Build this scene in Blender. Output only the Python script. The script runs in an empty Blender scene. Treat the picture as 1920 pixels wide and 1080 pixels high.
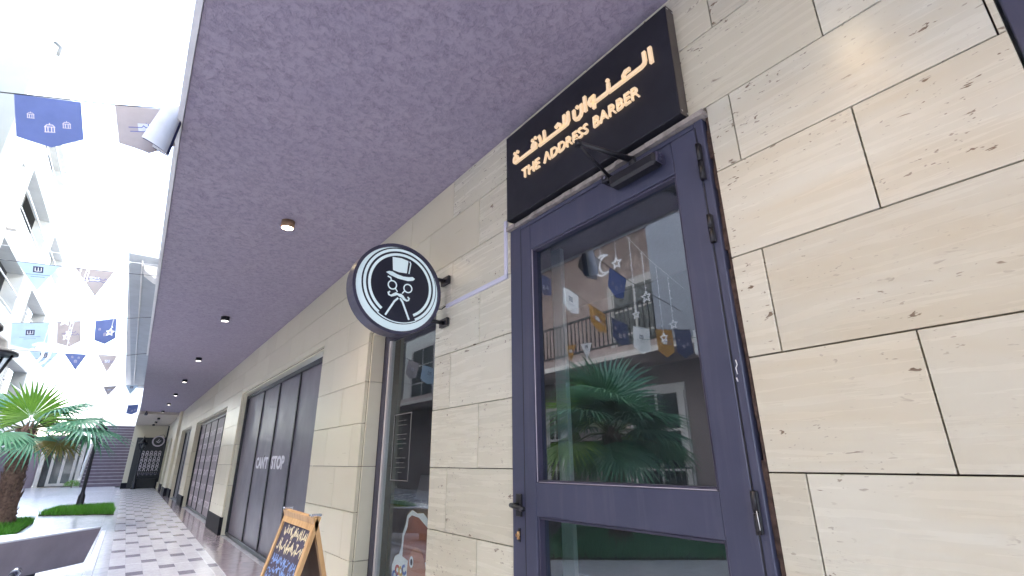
import bpy, math, random
from mathutils import Vector, Matrix, noise as mnoise

C = bpy.context.scene
COL = C.collection
R = math.radians
random.seed(7)

# ------------------------------------------------------------------ camera, light, exposure
def make_camera():
    yaw, pitch, roll = R(37.058), R(19.329), R(-0.5647)
    F = Vector((math.sin(yaw) * math.cos(pitch), math.cos(yaw) * math.cos(pitch), math.sin(pitch)))
    rt = Vector((math.cos(yaw), -math.sin(yaw), 0))
    up = rt.cross(F)
    c, s = math.cos(roll), math.sin(roll)
    X = c * rt + s * up
    Y = -s * rt + c * up
    cam = bpy.data.cameras.new('camera')
    o = bpy.data.objects.new('camera', cam)
    COL.objects.link(o)
    m = Matrix((X, Y, -F)).transposed().to_4x4()
    m.translation = (-1.5, 0, 1.15)
    o.matrix_world = m
    cam.sensor_width = 36
    cam.lens = 36 * 915.86 / 1920
    cam.clip_start = 0.05
    cam.clip_end = 2000
    C.camera = o
make_camera()

SUN_EL, SUN_AZ = R(48), R(295)          # azimuth measured from +Y towards +X
W = bpy.data.worlds.new('World')
C.world = W
W.use_nodes = True
nt = W.node_tree
sky = nt.nodes.new('ShaderNodeTexSky')
sky.sky_type = 'NISHITA'
sky.sun_disc = False
sky.sun_elevation = SUN_EL
sky.sun_rotation = SUN_AZ
sky.air_density = 1.0
sky.dust_density = 3.0
sky.ozone_density = 1.0
bg = nt.nodes['Background']
bg.inputs['Strength'].default_value = 0.15
nt.links.new(sky.outputs[0], bg.inputs['Color'])
sl = bpy.data.lights.new('sun', 'SUN')
sl.energy = 4.0
sl.angle = R(0.53)
sl.color = (1, 0.975, 0.95)
so = bpy.data.objects.new('sun', sl)
COL.objects.link(so)
sd = Vector((math.sin(SUN_AZ) * math.cos(SUN_EL), math.cos(SUN_AZ) * math.cos(SUN_EL), math.sin(SUN_EL)))
so.rotation_euler = sd.to_track_quat('Z', 'Y').to_euler()
so.location = sd * 60
C.view_settings.view_transform = 'Standard'
C.view_settings.look = 'None'
C.view_settings.gamma = 1
C.view_settings.use_curve_mapping = False
C.view_settings.exposure = 3.4
C.cycles.max_bounces = 10
C.cycles.diffuse_bounces = 6
C.cycles.transparent_max_bounces = 12
C.cycles.sample_clamp_indirect = 6

# ------------------------------------------------------------------ helpers
def tag(o, label=None, cat=None, group=None, kind=None):
    if label: o['label'] = label
    if cat: o['category'] = cat
    if group: o['group'] = group
    if kind: o['kind'] = kind
    return o

def empty(name, loc=(0, 0, 0), label=None, cat=None, group=None, kind=None, rz=0, parent=None):
    o = bpy.data.objects.new(name, None)
    COL.objects.link(o)
    o.location = loc
    o.rotation_euler = (0, 0, rz)
    o.empty_display_size = 0.1
    if parent: o.parent = parent
    return tag(o, label, cat, group, kind)

def link_mesh(name, me, m=None, parent=None):
    o = bpy.data.objects.new(name, me)
    COL.objects.link(o)
    if m is not None and len(me.materials) == 0: me.materials.append(m)
    if parent is not None: o.parent = parent
    return o

def copy_tree(src, parent=None):
    c = src.copy()
    COL.objects.link(c)
    if parent is not None:
        c.parent = parent
    for ch in src.children:
        copy_tree(ch, c)
    return c

class MB:
    def __init__(s): s.v, s.f, s.sm = [], [], []
    def add(s, vs, fs, smooth=False):
        b = len(s.v)
        s.v += [tuple(p) for p in vs]
        for f in fs:
            s.f.append(tuple(b + i for i in f)); s.sm.append(smooth)
        return s
    def box(s, a, b):
        x0, y0, z0 = [min(a[i], b[i]) for i in range(3)]
        x1, y1, z1 = [max(a[i], b[i]) for i in range(3)]
        vs = [(x0,y0,z0),(x1,y0,z0),(x1,y1,z0),(x0,y1,z0),(x0,y0,z1),(x1,y0,z1),(x1,y1,z1),(x0,y1,z1)]
        return s.add(vs, [(0,3,2,1),(4,5,6,7),(0,1,5,4),(1,2,6,5),(2,3,7,6),(3,0,4,7)])
    def bbox(s, a, b, c=0.004):
        """box with chamfered edges"""
        x0, y0, z0 = [min(a[i], b[i]) for i in range(3)]
        x1, y1, z1 = [max(a[i], b[i]) for i in range(3)]
        c = min(c, (x1-x0)/2.1, (y1-y0)/2.1, (z1-z0)/2.1)
        vs = []
        for X, sx in ((x0, 1), (x1, -1)):
            for Y, sy in ((y0, 1), (y1, -1)):
                for Z, sz in ((z0, 1), (z1, -1)):
                    vs += [(X, Y+sy*c, Z+sz*c), (X+sx*c, Y, Z+sz*c), (X+sx*c, Y+sy*c, Z)]
        def i(a, b_, c_, k): return (a*4 + b_*2 + c_)*3 + k
        fs = [(i(0,0,0,0),i(0,0,1,0),i(0,1,1,0),i(0,1,0,0)), (i(1,0,0,0),i(1,1,0,0),i(1,1,1,0),i(1,0,1,0)),
              (i(0,0,0,1),i(1,0,0,1),i(1,0,1,1),i(0,0,1,1)), (i(0,1,0,1),i(0,1,1,1),i(1,1,1,1),i(1,1,0,1)),
              (i(0,0,0,2),i(0,1,0,2),i(1,1,0,2),i(1,0,0,2)), (i(0,0,1,2),i(1,0,1,2),i(1,1,1,2),i(0,1,1,2))]
        for a in (0, 1):
            for b_ in (0, 1):
                fs.append((i(a,b_,0,0), i(a,b_,1,0), i(a,b_,1,1), i(a,b_,0,1)))
                fs.append((i(a,0,b_,0), i(a,1,b_,0), i(a,1,b_,2), i(a,0,b_,2)))
                fs.append((i(0,a,b_,1), i(1,a,b_,1), i(1,a,b_,2), i(0,a,b_,2)))
                for c_ in (0, 1): fs.append((i(a,b_,c_,0), i(a,b_,c_,1), i(a,b_,c_,2)))
        return s.add(vs, fs)
    def hexa(s, p):
        """8 corner points: bottom ring 0-3, top ring 4-7"""
        return s.add(p, [(0,3,2,1),(4,5,6,7),(0,1,5,4),(1,2,6,5),(2,3,7,6),(3,0,4,7)])
    def prism(s, pts, d):
        """planar polygon pts (3d) extruded by vector d"""
        n = len(pts); d = Vector(d)
        vs = [Vector(p) for p in pts] + [Vector(p) + d for p in pts]
        return s.add(vs, [tuple(range(n))[::-1], tuple(range(n, 2*n))] + [(i, (i+1) % n, n+(i+1) % n, n+i) for i in range(n)])
    def tube(s, pts, r, seg=8, cap=True):
        pts = [Vector(p) for p in pts]
        n = len(pts)
        rs = r if isinstance(r, (list, tuple)) else [r]*n
        b = len(s.v); ref = None
        for k, p in enumerate(pts):
            t = (pts[min(k+1, n-1)] - pts[max(k-1, 0)])
            if t.length < 1e-9: t = Vector((0, 0, 1))
            t.normalize()
            if ref is None:
                ref = Vector((0, 0, 1)) if abs(t.z) < .9 else Vector((1, 0, 0))
            u = (ref - t*ref.dot(t)).normalized(); w = t.cross(u); ref = u
            for j in range(seg):
                a = 2*math.pi*j/seg
                s.v.append(tuple(p + rs[k]*(math.cos(a)*u + math.sin(a)*w)))
        for k in range(n-1):
            for j in range(seg):
                s.f.append((b+k*seg+j, b+k*seg+(j+1) % seg, b+(k+1)*seg+(j+1) % seg, b+(k+1)*seg+j)); s.sm.append(True)
        if cap:
            s.f.append(tuple(b+j for j in range(seg))[::-1]); s.sm.append(False)
            s.f.append(tuple(b+(n-1)*seg+j for j in range(seg))); s.sm.append(False)
        return s
    def lathe(s, prof, loc=(0, 0, 0), seg=16):
        """prof: list of (r, z)"""
        b = len(s.v); n = len(prof)
        for r, z in prof:
            for j in range(seg):
                a = 2*math.pi*j/seg
                s.v.append((loc[0]+r*math.cos(a), loc[1]+r*math.sin(a), loc[2]+z))
        for k in range(n-1):
            for j in range(seg):
                s.f.append((b+k*seg+j, b+k*seg+(j+1) % seg, b+(k+1)*seg+(j+1) % seg, b+(k+1)*seg+j)); s.sm.append(True)
        s.f.append(tuple(b+j for j in range(seg))[::-1]); s.sm.append(False)
        s.f.append(tuple(b+(n-1)*seg+j for j in range(seg))); s.sm.append(False)
        return s
    def build(s, name, m, parent=None):
        me = bpy.data.meshes.new(name)
        me.from_pydata(s.v, [], s.f)
        me.polygons.foreach_set('use_smooth', s.sm)
        me.update()
        return link_mesh(name, me, m, parent)

def ribbon(mb, pts, w, mapf, d0, d1, closed=False, caps=True):
    """flat stroke of width w along 2d pts; mapf(u, v, d) -> 3d; extruded between depths d0, d1"""
    n = len(pts)
    P = [Vector((p[0], p[1])) for p in pts]
    L, Rr = [], []
    for i in range(n):
        if closed:
            a, b = P[(i-1) % n], P[(i+1) % n]
        else:
            a, b = P[max(i-1, 0)], P[min(i+1, n-1)]
        t = (b - a)
        t = t.normalized() if t.length > 1e-9 else Vector((1, 0))
        nn = Vector((-t.y, t.x))
        k = 1.0
        if 0 < i < n-1 or closed:
            t1 = (P[(i+1) % n] - P[i])
            if t1.length > 1e-9:
                k = min(1.6, 1/max(0.5, abs(t1.normalized().dot(t))))
        p = P[i]
        if not closed and caps and i in (0, n-1):
            p = p + t*(w*0.35)*(-1 if i == 0 else 1)
        L.append(p + nn*w/2*k); Rr.append(p - nn*w/2*k)
    b = len(mb.v)
    for i in range(n):
        for d in (d0, d1):
            mb.v.append(tuple(mapf(L[i].x, L[i].y, d))); mb.v.append(tuple(mapf(Rr[i].x, Rr[i].y, d)))
    m = n if closed else n-1
    for i in range(m):
        a, c = b+4*i, b+4*((i+1) % n)
        for f in ((a, a+1, c+1, c), (a+2, c+2, c+3, a+3), (a, c, c+2, a+2), (a+1, a+3, c+3, c+1)):
            mb.f.append(f); mb.sm.append(False)
    if not closed:
        e = b+4*(n-1)
        mb.f.append((b, b+2, b+3, b+1)); mb.f.append((e, e+1, e+3, e+2)); mb.sm += [False, False]

def blob(mb, pts, mapf, d0, d1):
    """filled 2d polygon (convex or nearly) extruded"""
    n = len(pts); b = len(mb.v)
    for d in (d0, d1):
        for p in pts: mb.v.append(tuple(mapf(p[0], p[1], d)))
    mb.f.append(tuple(range(b, b+n))[::-1]); mb.f.append(tuple(range(b+n, b+2*n))); mb.sm += [False, False]
    for i in range(n):
        mb.f.append((b+i, b+(i+1) % n, b+n+(i+1) % n, b+n+i)); mb.sm.append(False)

def circ(cx, cy, r, n=20, a0=0, a1=360, ry=None):
    full = abs(a1-a0) >= 359.9
    k = n if full else n+1
    return [(cx + r*math.cos(R(a0+(a1-a0)*i/n)), cy + (ry or r)*math.sin(R(a0+(a1-a0)*i/n))) for i in range(k)]

def text_mesh(body, offset=0.0, extrude=0.0):
    """text turned into a flat mesh in its own xy plane, normalised: returns verts, faces"""
    cu = bpy.data.curves.new('lettering', 'FONT')
    cu.body = body; cu.size = 1; cu.offset = offset; cu.extrude = extrude
    cu.resolution_u = 3
    o = bpy.data.objects.new('lettering', cu)
    COL.objects.link(o)
    dg = bpy.context.evaluated_depsgraph_get()
    me = bpy.data.meshes.new_from_object(o.evaluated_get(dg))
    vs = [tuple(v.co) for v in me.vertices]; fs = [tuple(p.vertices) for p in me.polygons]
    bpy.data.objects.remove(o); bpy.data.curves.remove(cu); bpy.data.meshes.remove(me)
    return vs, fs

def text_on(mb, body, u0, u1, v0, v1, mapf, d0, d1, offset=0.0):
    """text fitted to the rectangle u0..u1, v0..v1 (v0 = baseline, v1 = cap height)"""
    vs, fs = text_mesh(body, offset, 0.5)
    xs = [v[0] for v in vs]; ys = [v[1] for v in vs]; zs = [v[2] for v in vs]
    ax, bx, ay, by, az, bz = min(xs), max(xs), min(ys), max(ys), min(zs), max(zs)
    out = [mapf(u0+(u1-u0)*(v[0]-ax)/(bx-ax), v0+(v1-v0)*(v[1]-ay)/(by-ay), d0+(d1-d0)*(v[2]-az)/(bz-az)) for v in vs]
    mb.add(out, fs)

# ------------------------------------------------------------------ materials
def new_mat(name):
    m = bpy.data.materials.new(name)
    m.use_nodes = True
    n = m.node_tree
    return m, n, n.nodes['Principled BSDF'], n.nodes['Material Output']

def nd(n, typ, **kw):
    x = n.nodes.new(typ)
    for k, v in kw.items():
        if k in x.inputs: x.inputs[k].default_value = v
        else: setattr(x, k, v)
    return x

def ramp(n, fac, stops):
    r = n.nodes.new('ShaderNodeValToRGB')
    while len(r.color_ramp.elements) < len(stops): r.color_ramp.elements.new(0.5)
    for e, (p, c) in zip(r.color_ramp.elements, stops):
        e.position = p; e.color = (*c, 1) if len(c) == 3 else c
    n.links.new(fac, r.inputs[0])
    return r.outputs[0]

def mixc(n, fac, a, b, mode='MIX'):
    x = n.nodes.new('ShaderNodeMix'); x.data_type = 'RGBA'; x.blend_type = mode
    for idx, val in ((0, fac), (6, a), (7, b)):
        if isinstance(val, (int, float)): x.inputs[idx].default_value = val
        elif isinstance(val, tuple): x.inputs[idx].default_value = (*val, 1)
        else: n.links.new(val, x.inputs[idx])
    return x.outputs[2]

def mathn(n, op, a, b=None, c=None):
    x = n.nodes.new('ShaderNodeMath'); x.operation = op
    for i, v in enumerate((a, b, c)):
        if v is None: continue
        if isinstance(v, (int, float)): x.inputs[i].default_value = v
        else: n.links.new(v, x.inputs[i])
    return x.outputs[0]

def coords(n, scale=(1, 1, 1), rand=0.0, obj=False):
    if obj:
        vec = n.nodes.new('ShaderNodeTexCoord').outputs['Object']
    else:
        vec = n.nodes.new('ShaderNodeNewGeometry').outputs['Position']
    if rand:
        oi = n.nodes.new('ShaderNodeObjectInfo')
        mu = nd(n, 'ShaderNodeVectorMath', operation='MULTIPLY_ADD')
        cb = n.nodes.new('ShaderNodeCombineXYZ')
        for i, k in enumerate((1.0, 7.3, 3.1)):
            n.links.new(mathn(n, 'MULTIPLY', oi.outputs['Random'], rand*k), cb.inputs[i])
        ad = nd(n, 'ShaderNodeVectorMath', operation='ADD')
        n.links.new(vec, ad.inputs[0]); n.links.new(cb.outputs[0], ad.inputs[1])
        vec = ad.outputs[0]
    mp = n.nodes.new('ShaderNodeMapping')
    mp.inputs['Scale'].default_value = scale
    n.links.new(vec, mp.inputs[0])
    return mp.outputs[0]

def noise(n, vec, scale=1.0, detail=4.0, rough=0.55, dist=0.0):
    x = nd(n, 'ShaderNodeTexNoise')
    x.inputs['Scale'].default_value = scale; x.inputs['Detail'].default_value = detail
    x.inputs['Roughness'].default_value = rough; x.inputs['Distortion'].default_value = dist
    n.links.new(vec, x.inputs['Vector'])
    return x.outputs['Fac']

def bump(n, bs, h, strength=0.2, dist=0.01, prev=None):
    b = nd(n, 'ShaderNodeBump')
    b.inputs['Strength'].default_value = strength; b.inputs['Distance'].default_value = dist
    n.links.new(h, b.inputs['Height'])
    if prev: n.links.new(prev, b.inputs['Normal'])
    n.links.new(b.outputs[0], bs.inputs['Normal'])
    return b.outputs[0]

def plain(name, col, rough=0.5, metal=0.0, var=0.12, scale=6.0, bmp=0.0, spec=0.5, emit=None):
    m, n, bs, out = new_mat(name)
    v = coords(n)
    f = noise(n, v, scale, 5)
    c = ramp(n, f, [(0.3, tuple(x*(1-var) for x in col)), (0.7, tuple(min(1, x*(1+var)) for x in col))])
    if 'granite' in name:
        oi = n.nodes.new('ShaderNodeObjectInfo')
        c = mixc(n, 1.0, c, ramp(n, oi.outputs['Random'], [(0, (.95, .945, .95)), (1, (1.03, 1.03, 1.03))]), 'MULTIPLY')
        c = mixc(n, mathn(n, 'MULTIPLY', ramp(n, noise(n, v, 1.1, 6, .7), [(.5, (0, 0, 0)), (.75, (1, 1, 1))]), .25), c, tuple(x*.6 for x in col))
    n.links.new(c, bs.inputs['Base Color'])
    bs.inputs['Metallic'].default_value = metal
    bs.inputs['Specular IOR Level'].default_value = spec
    rr = mathn(n, 'MULTIPLY_ADD', noise(n, v, scale*3, 3), 0.25, rough-0.12)
    n.links.new(rr, bs.inputs['Roughness'])
    if bmp: bump(n, bs, noise(n, v, scale*12, 4), bmp, 0.005)
    if emit:
        bs.inputs['Emission Color'].default_value = (*emit[0], 1); bs.inputs['Emission Strength'].default_value = emit[1]
    return m

def travertine(name, light=(.625, .62, .53), tan=(.565, .51, .375), axis='x', pits=True, calm=False, rough=0.27):
    m, n, bs, out = new_mat(name)
    v1 = coords(n, (1.0, .30, 6.0), 9.0)
    big = noise(n, coords(n, (.8, .9, 1.9), 5.0), 1.6, 3)
    warp = noise(n, v1, 1.3, 4, .55, .5)
    band = ramp(n, warp, [(.28, (0, 0, 0)), (.80, (1, 1, 1))])
    c0 = mixc(n, band, light, tan if not calm else tuple(.84*a+.16*b for a, b in zip(light, tan)))
    sel = ramp(n, big, [(.40, (.12, .12, .12)), (.60, (.85, .85, .85))])
    c1 = mixc(n, sel, light, c0)
    fine = noise(n, coords(n, (6, 2.2, 40), 3.0), 1.0, 5, .6)
    c2 = mixc(n, 0.30, c1, ramp(n, fine, [(.3, (.44, .40, .33)), (.6, (.66, .64, .59))]), 'MULTIPLY')
    cloud = noise(n, coords(n, (2.2, 1.6, 5.5), 4.0), 1.0, 6, .62, .9)
    c1 = mixc(n, mathn(n, 'MULTIPLY', ramp(n, cloud, [(.46, (0, 0, 0)), (.72, (1, 1, 1))]), .16 if calm else .65), c1, tan)
    c2 = mixc(n, 0.06 if calm else 0.26, c1, c2)
    oi = n.nodes.new('ShaderNodeObjectInfo')
    tone = ramp(n, oi.outputs['Random'], [(0, (.93, .92, .90)), (.5, (1.0, .985, .965)), (1, (1.04, 1.04, 1.04))])
    c2 = mixc(n, 1.0, c2, tone, 'MULTIPLY')
    if pits:
        pv = coords(n, (10, 13, 34), 4.0)
        pn = noise(n, pv, 1.0, 3, .7, .4)
        gate = noise(n, coords(n, (1.3, 1.6, 4.2), 6.0), 1.2, 2)
        pf = mathn(n, 'MULTIPLY', ramp(n, pn, [(.65, (0, 0, 0)), (.685, (1, 1, 1))]), ramp(n, gate, [(.45, (0, 0, 0)), (.53, (1, 1, 1))]))
        p2 = noise(n, coords(n, (30, 34, 95), 4.0), 1.0, 2, .6, .3)
        pf = mathn(n, 'MAXIMUM', pf, mathn(n, 'MULTIPLY', ramp(n, p2, [(.665, (0, 0, 0)), (.71, (.85, .85, .85))]), ramp(n, gate, [(.40, (0, 0, 0)), (.60, (1, 1, 1))])))
        c2 = mixc(n, pf, c2, (.16, .115, .075))
        h = mathn(n, 'SUBTRACT', mathn(n, 'MULTIPLY', fine, .15), pf)
    else:
        h = fine
    n.links.new(c2, bs.inputs['Base Color'])
    rr = mathn(n, 'MULTIPLY_ADD', fine, .12, rough-.06)
    n.links.new(rr, bs.inputs['Roughness'])
    if pits: bump(n, bs, h, .14, .002)
    return m

M = {}
M['stone'] = travertine('travertine')
M['stone_mid'] = travertine('pale pitted travertine', (.64, .62, .505), (.58, .52, .38), calm=True)
M['stone_calm'] = travertine('pale even travertine', (.66, .63, .50), (.59, .525, .37), pits=False, calm=True, rough=.3)
M['stone_cream'] = travertine('cream travertine', (.63, .585, .455), (.55, .48, .33), pits=False, calm=True, rough=.4)
M['mortar'] = plain('dark joint mortar', (.06, .045, .035), .9, var=.3, scale=30)
M['gap'] = plain('rough grey cement edge', (.30, .27, .25), .9, var=.35, scale=25, bmp=.5)
M['crumb'] = plain('crumbling brown filler', (.085, .055, .045), .95, var=.6, scale=40, bmp=1.0)
M['plinth'] = plain('black granite plinth', (.012, .011, .016), .6, var=.3, scale=60, spec=.15)
def worn_paint():
    m, n, bs, out = new_mat('slate blue powder coat')
    v = coords(n)
    a = noise(n, v, 3.0, 6, .65); b = noise(n, coords(n, (30, 30, 2.2)), 1.0, 5, .6); c = noise(n, v, 38, 4, .7)
    base = mixc(n, ramp(n, a, [(.3, (0, 0, 0)), (.7, (1, 1, 1))]), (.044, .049, .088), (.060, .064, .110))
    base = mixc(n, mathn(n, 'MULTIPLY', ramp(n, b, [(.52, (0, 0, 0)), (.72, (1, 1, 1))]), .22), base, (.12, .12, .16))
    base = mixc(n, ramp(n, c, [(.745, (0, 0, 0)), (.78, (.7, .7, .7))]), base, (.24, .24, .28))
    n.links.new(base, bs.inputs['Base Color'])
    n.links.new(mathn(n, 'MULTIPLY_ADD', a, .35, .25), bs.inputs['Roughness'])
    bump(n, bs, noise(n, v, 120, 3), .06, .002)
    return m
M['frame'] = worn_paint()
M['frame2'] = plain('dark slate aluminium', (.045, .042, .075), .35, var=.15, scale=9)
M['black'] = plain('satin black metal', (.012, .012, .016), .38, var=.25, scale=20)
M['sign_black'] = plain('matt black sign sheet', (.010, .011, .018), .5, var=.2, scale=4)
M['chrome'] = plain('brushed steel', (.62, .62, .66), .22, 1.0, .1)
M['brass'] = plain('worn brass', (.62, .36, .17), .3, 1.0, .15, 40)
M['white'] = plain('white paint', (.74, .75, .77), .45, var=.05)
M['conduit'] = plain('white plastic cable duct', (.62, .62, .74), .4, var=.05)
M['granite'] = plain('polished grey granite', (.49, .485, .51), .2, var=.14, scale=9)
M['paver_light'] = plain('pale granite paver', (.645, .635, .65), .2, var=.10, scale=14)
M['paver_dark'] = plain('dark granite paver', (.25, .235, .275), .2, var=.2, scale=30)
M['apron'] = plain('mauve polished granite', (.34, .29, .31), .13, var=.16, scale=10)
M['concrete'] = plain('smooth purple grey concrete', (.27, .235, .265), .7, var=.14, scale=3, bmp=.15)
M['concrete_top'] = plain('pale honed stone', (.62, .63, .66), .35, var=.08, scale=4)
M['kerb'] = plain('white marble kerb', (.72, .71, .70), .3, var=.08, scale=5)
M['soil'] = plain('planting soil', (.06, .045, .03), .95, var=.4, scale=20, bmp=1)
M['bldg'] = plain('pale cream render', (.60, .61, .59), .85, var=.05, scale=2, bmp=.1)
M['loggia'] = plain('shade-darkened loggia render', (.15, .152, .145), .85, var=.05, scale=1)  # base colour darkened to stand in for shade inside the loggias
M['bldg_shade'] = plain('shade-toned render', (.22, .225, .205), .85, var=.05, scale=1)  # darker copy of the building render, shade put into the colour
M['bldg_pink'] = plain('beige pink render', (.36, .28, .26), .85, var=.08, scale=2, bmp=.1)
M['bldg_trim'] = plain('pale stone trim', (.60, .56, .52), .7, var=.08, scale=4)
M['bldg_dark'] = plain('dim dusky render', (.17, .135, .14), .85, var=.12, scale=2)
M['shutter'] = plain('grey white shutter paint', (.50, .48, .47), .5, var=.06)
M['pane_dark'] = plain('dark window pane', (.02, .026, .03), .06, var=.2, spec=.6)
M['stair'] = plain('purple brown stair stone', (.17, .13, .165), .5, var=.15, scale=5)
M['stair_nose'] = plain('pale stair nosing', (.46, .42, .45), .4, var=.1, scale=5)
M['wood'] = None
M['panel'] = plain('dark vinyl shop panel', (.125, .113, .15), .34, var=.05, scale=1.2)
M['trim'] = plain('pale highlight strip', (.55, .55, .62), .3, .6, .05)
M['panel_pale'] = plain('mauve vinyl shop panel', (.24, .20, .235), .45, var=.05, scale=1.2)
M['print_white'] = plain('white vinyl lettering', (.68, .68, .74), .4, var=.05)
M['print_pale'] = plain('pale vinyl lettering', (.55, .50, .55), .4, var=.1)
M['navy'] = plain('navy print', (.03, .035, .09), .6, var=.1)
M['laptop'] = plain('grey plastic case', (.33, .34, .38), .4, var=.05)
M['counter_wood'] = plain('warm plywood front', (.50, .34, .20), .5, var=.2, scale=5)
M['counter_top'] = plain('pale counter top', (.55, .56, .62), .25, var=.05)
M['interior'] = plain('dim grey interior wall', (.16, .16, .165), .8, var=.1, scale=2)
M['curtain'] = plain('pale green interior board', (.46, .52, .50), .6, var=.08)

def wood_mat():
    m, n, bs, out = new_mat('honey pine wood')
    f = noise(n, coords(n, (18, 18, 1.6)), 1.6, 6, .6, .6)
    n.links.new(ramp(n, f, [(.25, (.36, .19, .07)), (.5, (.52, .31, .13)), (.75, (.60, .38, .18))]), bs.inputs['Base Color'])
    bs.inputs['Roughness'].default_value = .45
    bump(n, bs, f, .15, .002)
    return m
M['wood'] = wood_mat()

def stucco():
    m, n, bs, out = new_mat('purple grey stucco')
    v = coords(n)
    a = noise(n, v, 26, 8, .74, .35)
    b = noise(n, v, 2.6, 5, .6, .3)
    c = ramp(n, a, [(.30, (.18, .155, .215)), (.42, (.285, .25, .325)), (.56, (.35, .31, .39)), (.8, (.39, .35, .43))])
    cc = mixc(n, ramp(n, b, [(.35, (0, 0, 0)), (.7, (.6, .6, .6))]), c, mixc(n, .5, c, (.25, .228, .315)))
    n.links.new(cc, bs.inputs['Base Color'])
    bs.inputs['Roughness'].default_value = .62
    f = noise(n, v, 80, 6, .7, .2)
    h = mathn(n, 'ADD', mathn(n, 'MULTIPLY', ramp(n, a, [(.34, (0, 0, 0)), (.52, (1, 1, 1))]), .8), mathn(n, 'MULTIPLY', f, .6))
    bump(n, bs, h, .5, .008)
    return m
M['stucco'] = stucco()
M['stucco_cream'] = plain('cream stucco ceiling', (.47, .42, .36), .8, var=.08, scale=9, bmp=.4)

def glass(name, tint=(.80, .86, .88), ior=2.3, rough=.0, dust=.008):
    m, n, bs, out = new_mat(name)
    n.nodes.remove(bs)
    fr = nd(n, 'ShaderNodeFresnel'); fr.inputs['IOR'].default_value = ior
    tr = nd(n, 'ShaderNodeBsdfTransparent'); tr.inputs['Color'].default_value = (*tint, 1)
    gl = nd(n, 'ShaderNodeBsdfGlossy'); gl.inputs['Roughness'].default_value = rough
    gl.inputs['Color'].default_value = (.86, .92, 1.0, 1)
    mx = nd(n, 'ShaderNodeMixShader')
    ge = nd(n, 'ShaderNodeNewGeometry')          # reflect once, at the outer face of the pane
    n.links.new(mathn(n, 'MULTIPLY', fr.outputs[0], mathn(n, 'SUBTRACT', 1.0, ge.outputs['Backfacing'])), mx.inputs[0]); n.links.new(tr.outputs[0], mx.inputs[1]); n.links.new(gl.outputs[0], mx.inputs[2])
    du = nd(n, 'ShaderNodeBsdfDiffuse'); du.inputs['Color'].default_value = (.55, .62, .62, 1)   # a film of dust
    m2 = nd(n, 'ShaderNodeMixShader'); m2.inputs[0].default_value = dust
    n.links.new(mx.outputs[0], m2.inputs[1]); n.links.new(du.outputs[0], m2.inputs[2])
    n.links.new(m2.outputs[0], out.inputs['Surface'])
    return m
M['glass'] = glass('door glass')
M['window_glass'] = glass('shop window glass', (.90, .94, .94), 1.6, dust=.008)
M['lamp_glass'] = glass('clear lantern glass', (.9, .92, .95), 1.45, dust=.02)

def emis(name, col, s, base=(.8, .8, .8)):
    m, n, bs, out = new_mat(name)
    bs.inputs['Base Color'].default_value = (*base, 1)
    bs.inputs['Emission Color'].default_value = (*col, 1); bs.inputs['Emission Strength'].default_value = s
    return m
M['letters'] = emis('lit cream sign letters', (1.0, .68, .38), .052, (.62, .52, .38))
M['lightbox'] = emis('lit white lightbox face', (.70, .95, 1.0), .022, (.66, .76, .78))
M['bulb'] = emis('warm lamp lens', (1.0, .78, .5), 8.0)
M['bulb_white'] = emis('white lamp lens', (1.0, .93, .85), 1.2)
M['led_wire'] = emis('tiny white fairy lights', (.9, .95, 1.0), .05, (.8, .82, .86))
M['bronze'] = plain('bronze lamp housing', (.34, .22, .13), .4, .3, .2, 20)

def cloth(name, col, thru=.35):
    m, n, bs, out = new_mat(name)
    v = coords(n)
    f = noise(n, v, 9, 4)
    c = ramp(n, f, [(.3, tuple(x*.92 for x in col)), (.7, tuple(min(1, x*1.06) for x in col))])
    n.links.new(c, bs.inputs['Base Color'])
    bs.inputs['Roughness'].default_value = .8
    tl = nd(n, 'ShaderNodeBsdfTranslucent'); n.links.new(c, tl.inputs['Color'])
    mx = nd(n, 'ShaderNodeMixShader'); mx.inputs[0].default_value = thru
    n.links.new(bs.outputs[0], mx.inputs[1]); n.links.new(tl.outputs[0], mx.inputs[2])
    n.links.new(mx.outputs[0], out.inputs['Surface'])
    bump(n, bs, noise(n, v, 14, 3), .2, .01)
    return m
M['flag_blue'] = cloth('backlit blue flag cloth', (.15, .20, .42), .4)  # backlit look of navy, ochre and white cloth put into these three colours
M['flag_tan'] = cloth('backlit beige flag cloth', (.47, .425, .425), .35)
M['flag_pale'] = cloth('backlit white flag cloth', (.46, .59, .70), .35)
M['flag_white'] = cloth('white flag cloth', (.72, .74, .78), .3)
M['flag_ochre'] = cloth('ochre flag cloth', (.42, .22, .05), .3)
M['flag_navy'] = cloth('navy flag cloth', (.035, .045, .13), .3)

def leaf_mat(name, a, b):
    m, n, bs, out = new_mat(name)
    oi = n.nodes.new('ShaderNodeObjectInfo')
    f = noise(n, coords(n), 70 if 'grass' in name else 5, 3)
    s = mathn(n, 'ADD', mathn(n, 'MULTIPLY', f, .6), mathn(n, 'MULTIPLY', oi.outputs['Random'], .5))
    c = ramp(n, s, [(.25, a), (.8, b)])
    n.links.new(c, bs.inputs['Base Color'])
    bs.inputs['Roughness'].default_value = .36
    tl = nd(n, 'ShaderNodeBsdfTranslucent'); n.links.new(c, tl.inputs['Color'])
    mx = nd(n, 'ShaderNodeMixShader'); mx.inputs[0].default_value = .32
    n.links.new(bs.outputs[0], mx.inputs[1]); n.links.new(tl.outputs[0], mx.inputs[2])
    n.links.new(mx.outputs[0], out.inputs['Surface'])
    return m
M['frond'] = leaf_mat('teal green palm frond', (.06, .20, .135), (.13, .31, .16))
M['frond_young'] = leaf_mat('bright yellow green palm frond', (.11, .26, .03), (.22, .38, .05))
M['frond_dry'] = leaf_mat('drying olive palm frond', (.13, .14, .03), (.24, .20, .06))
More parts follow.
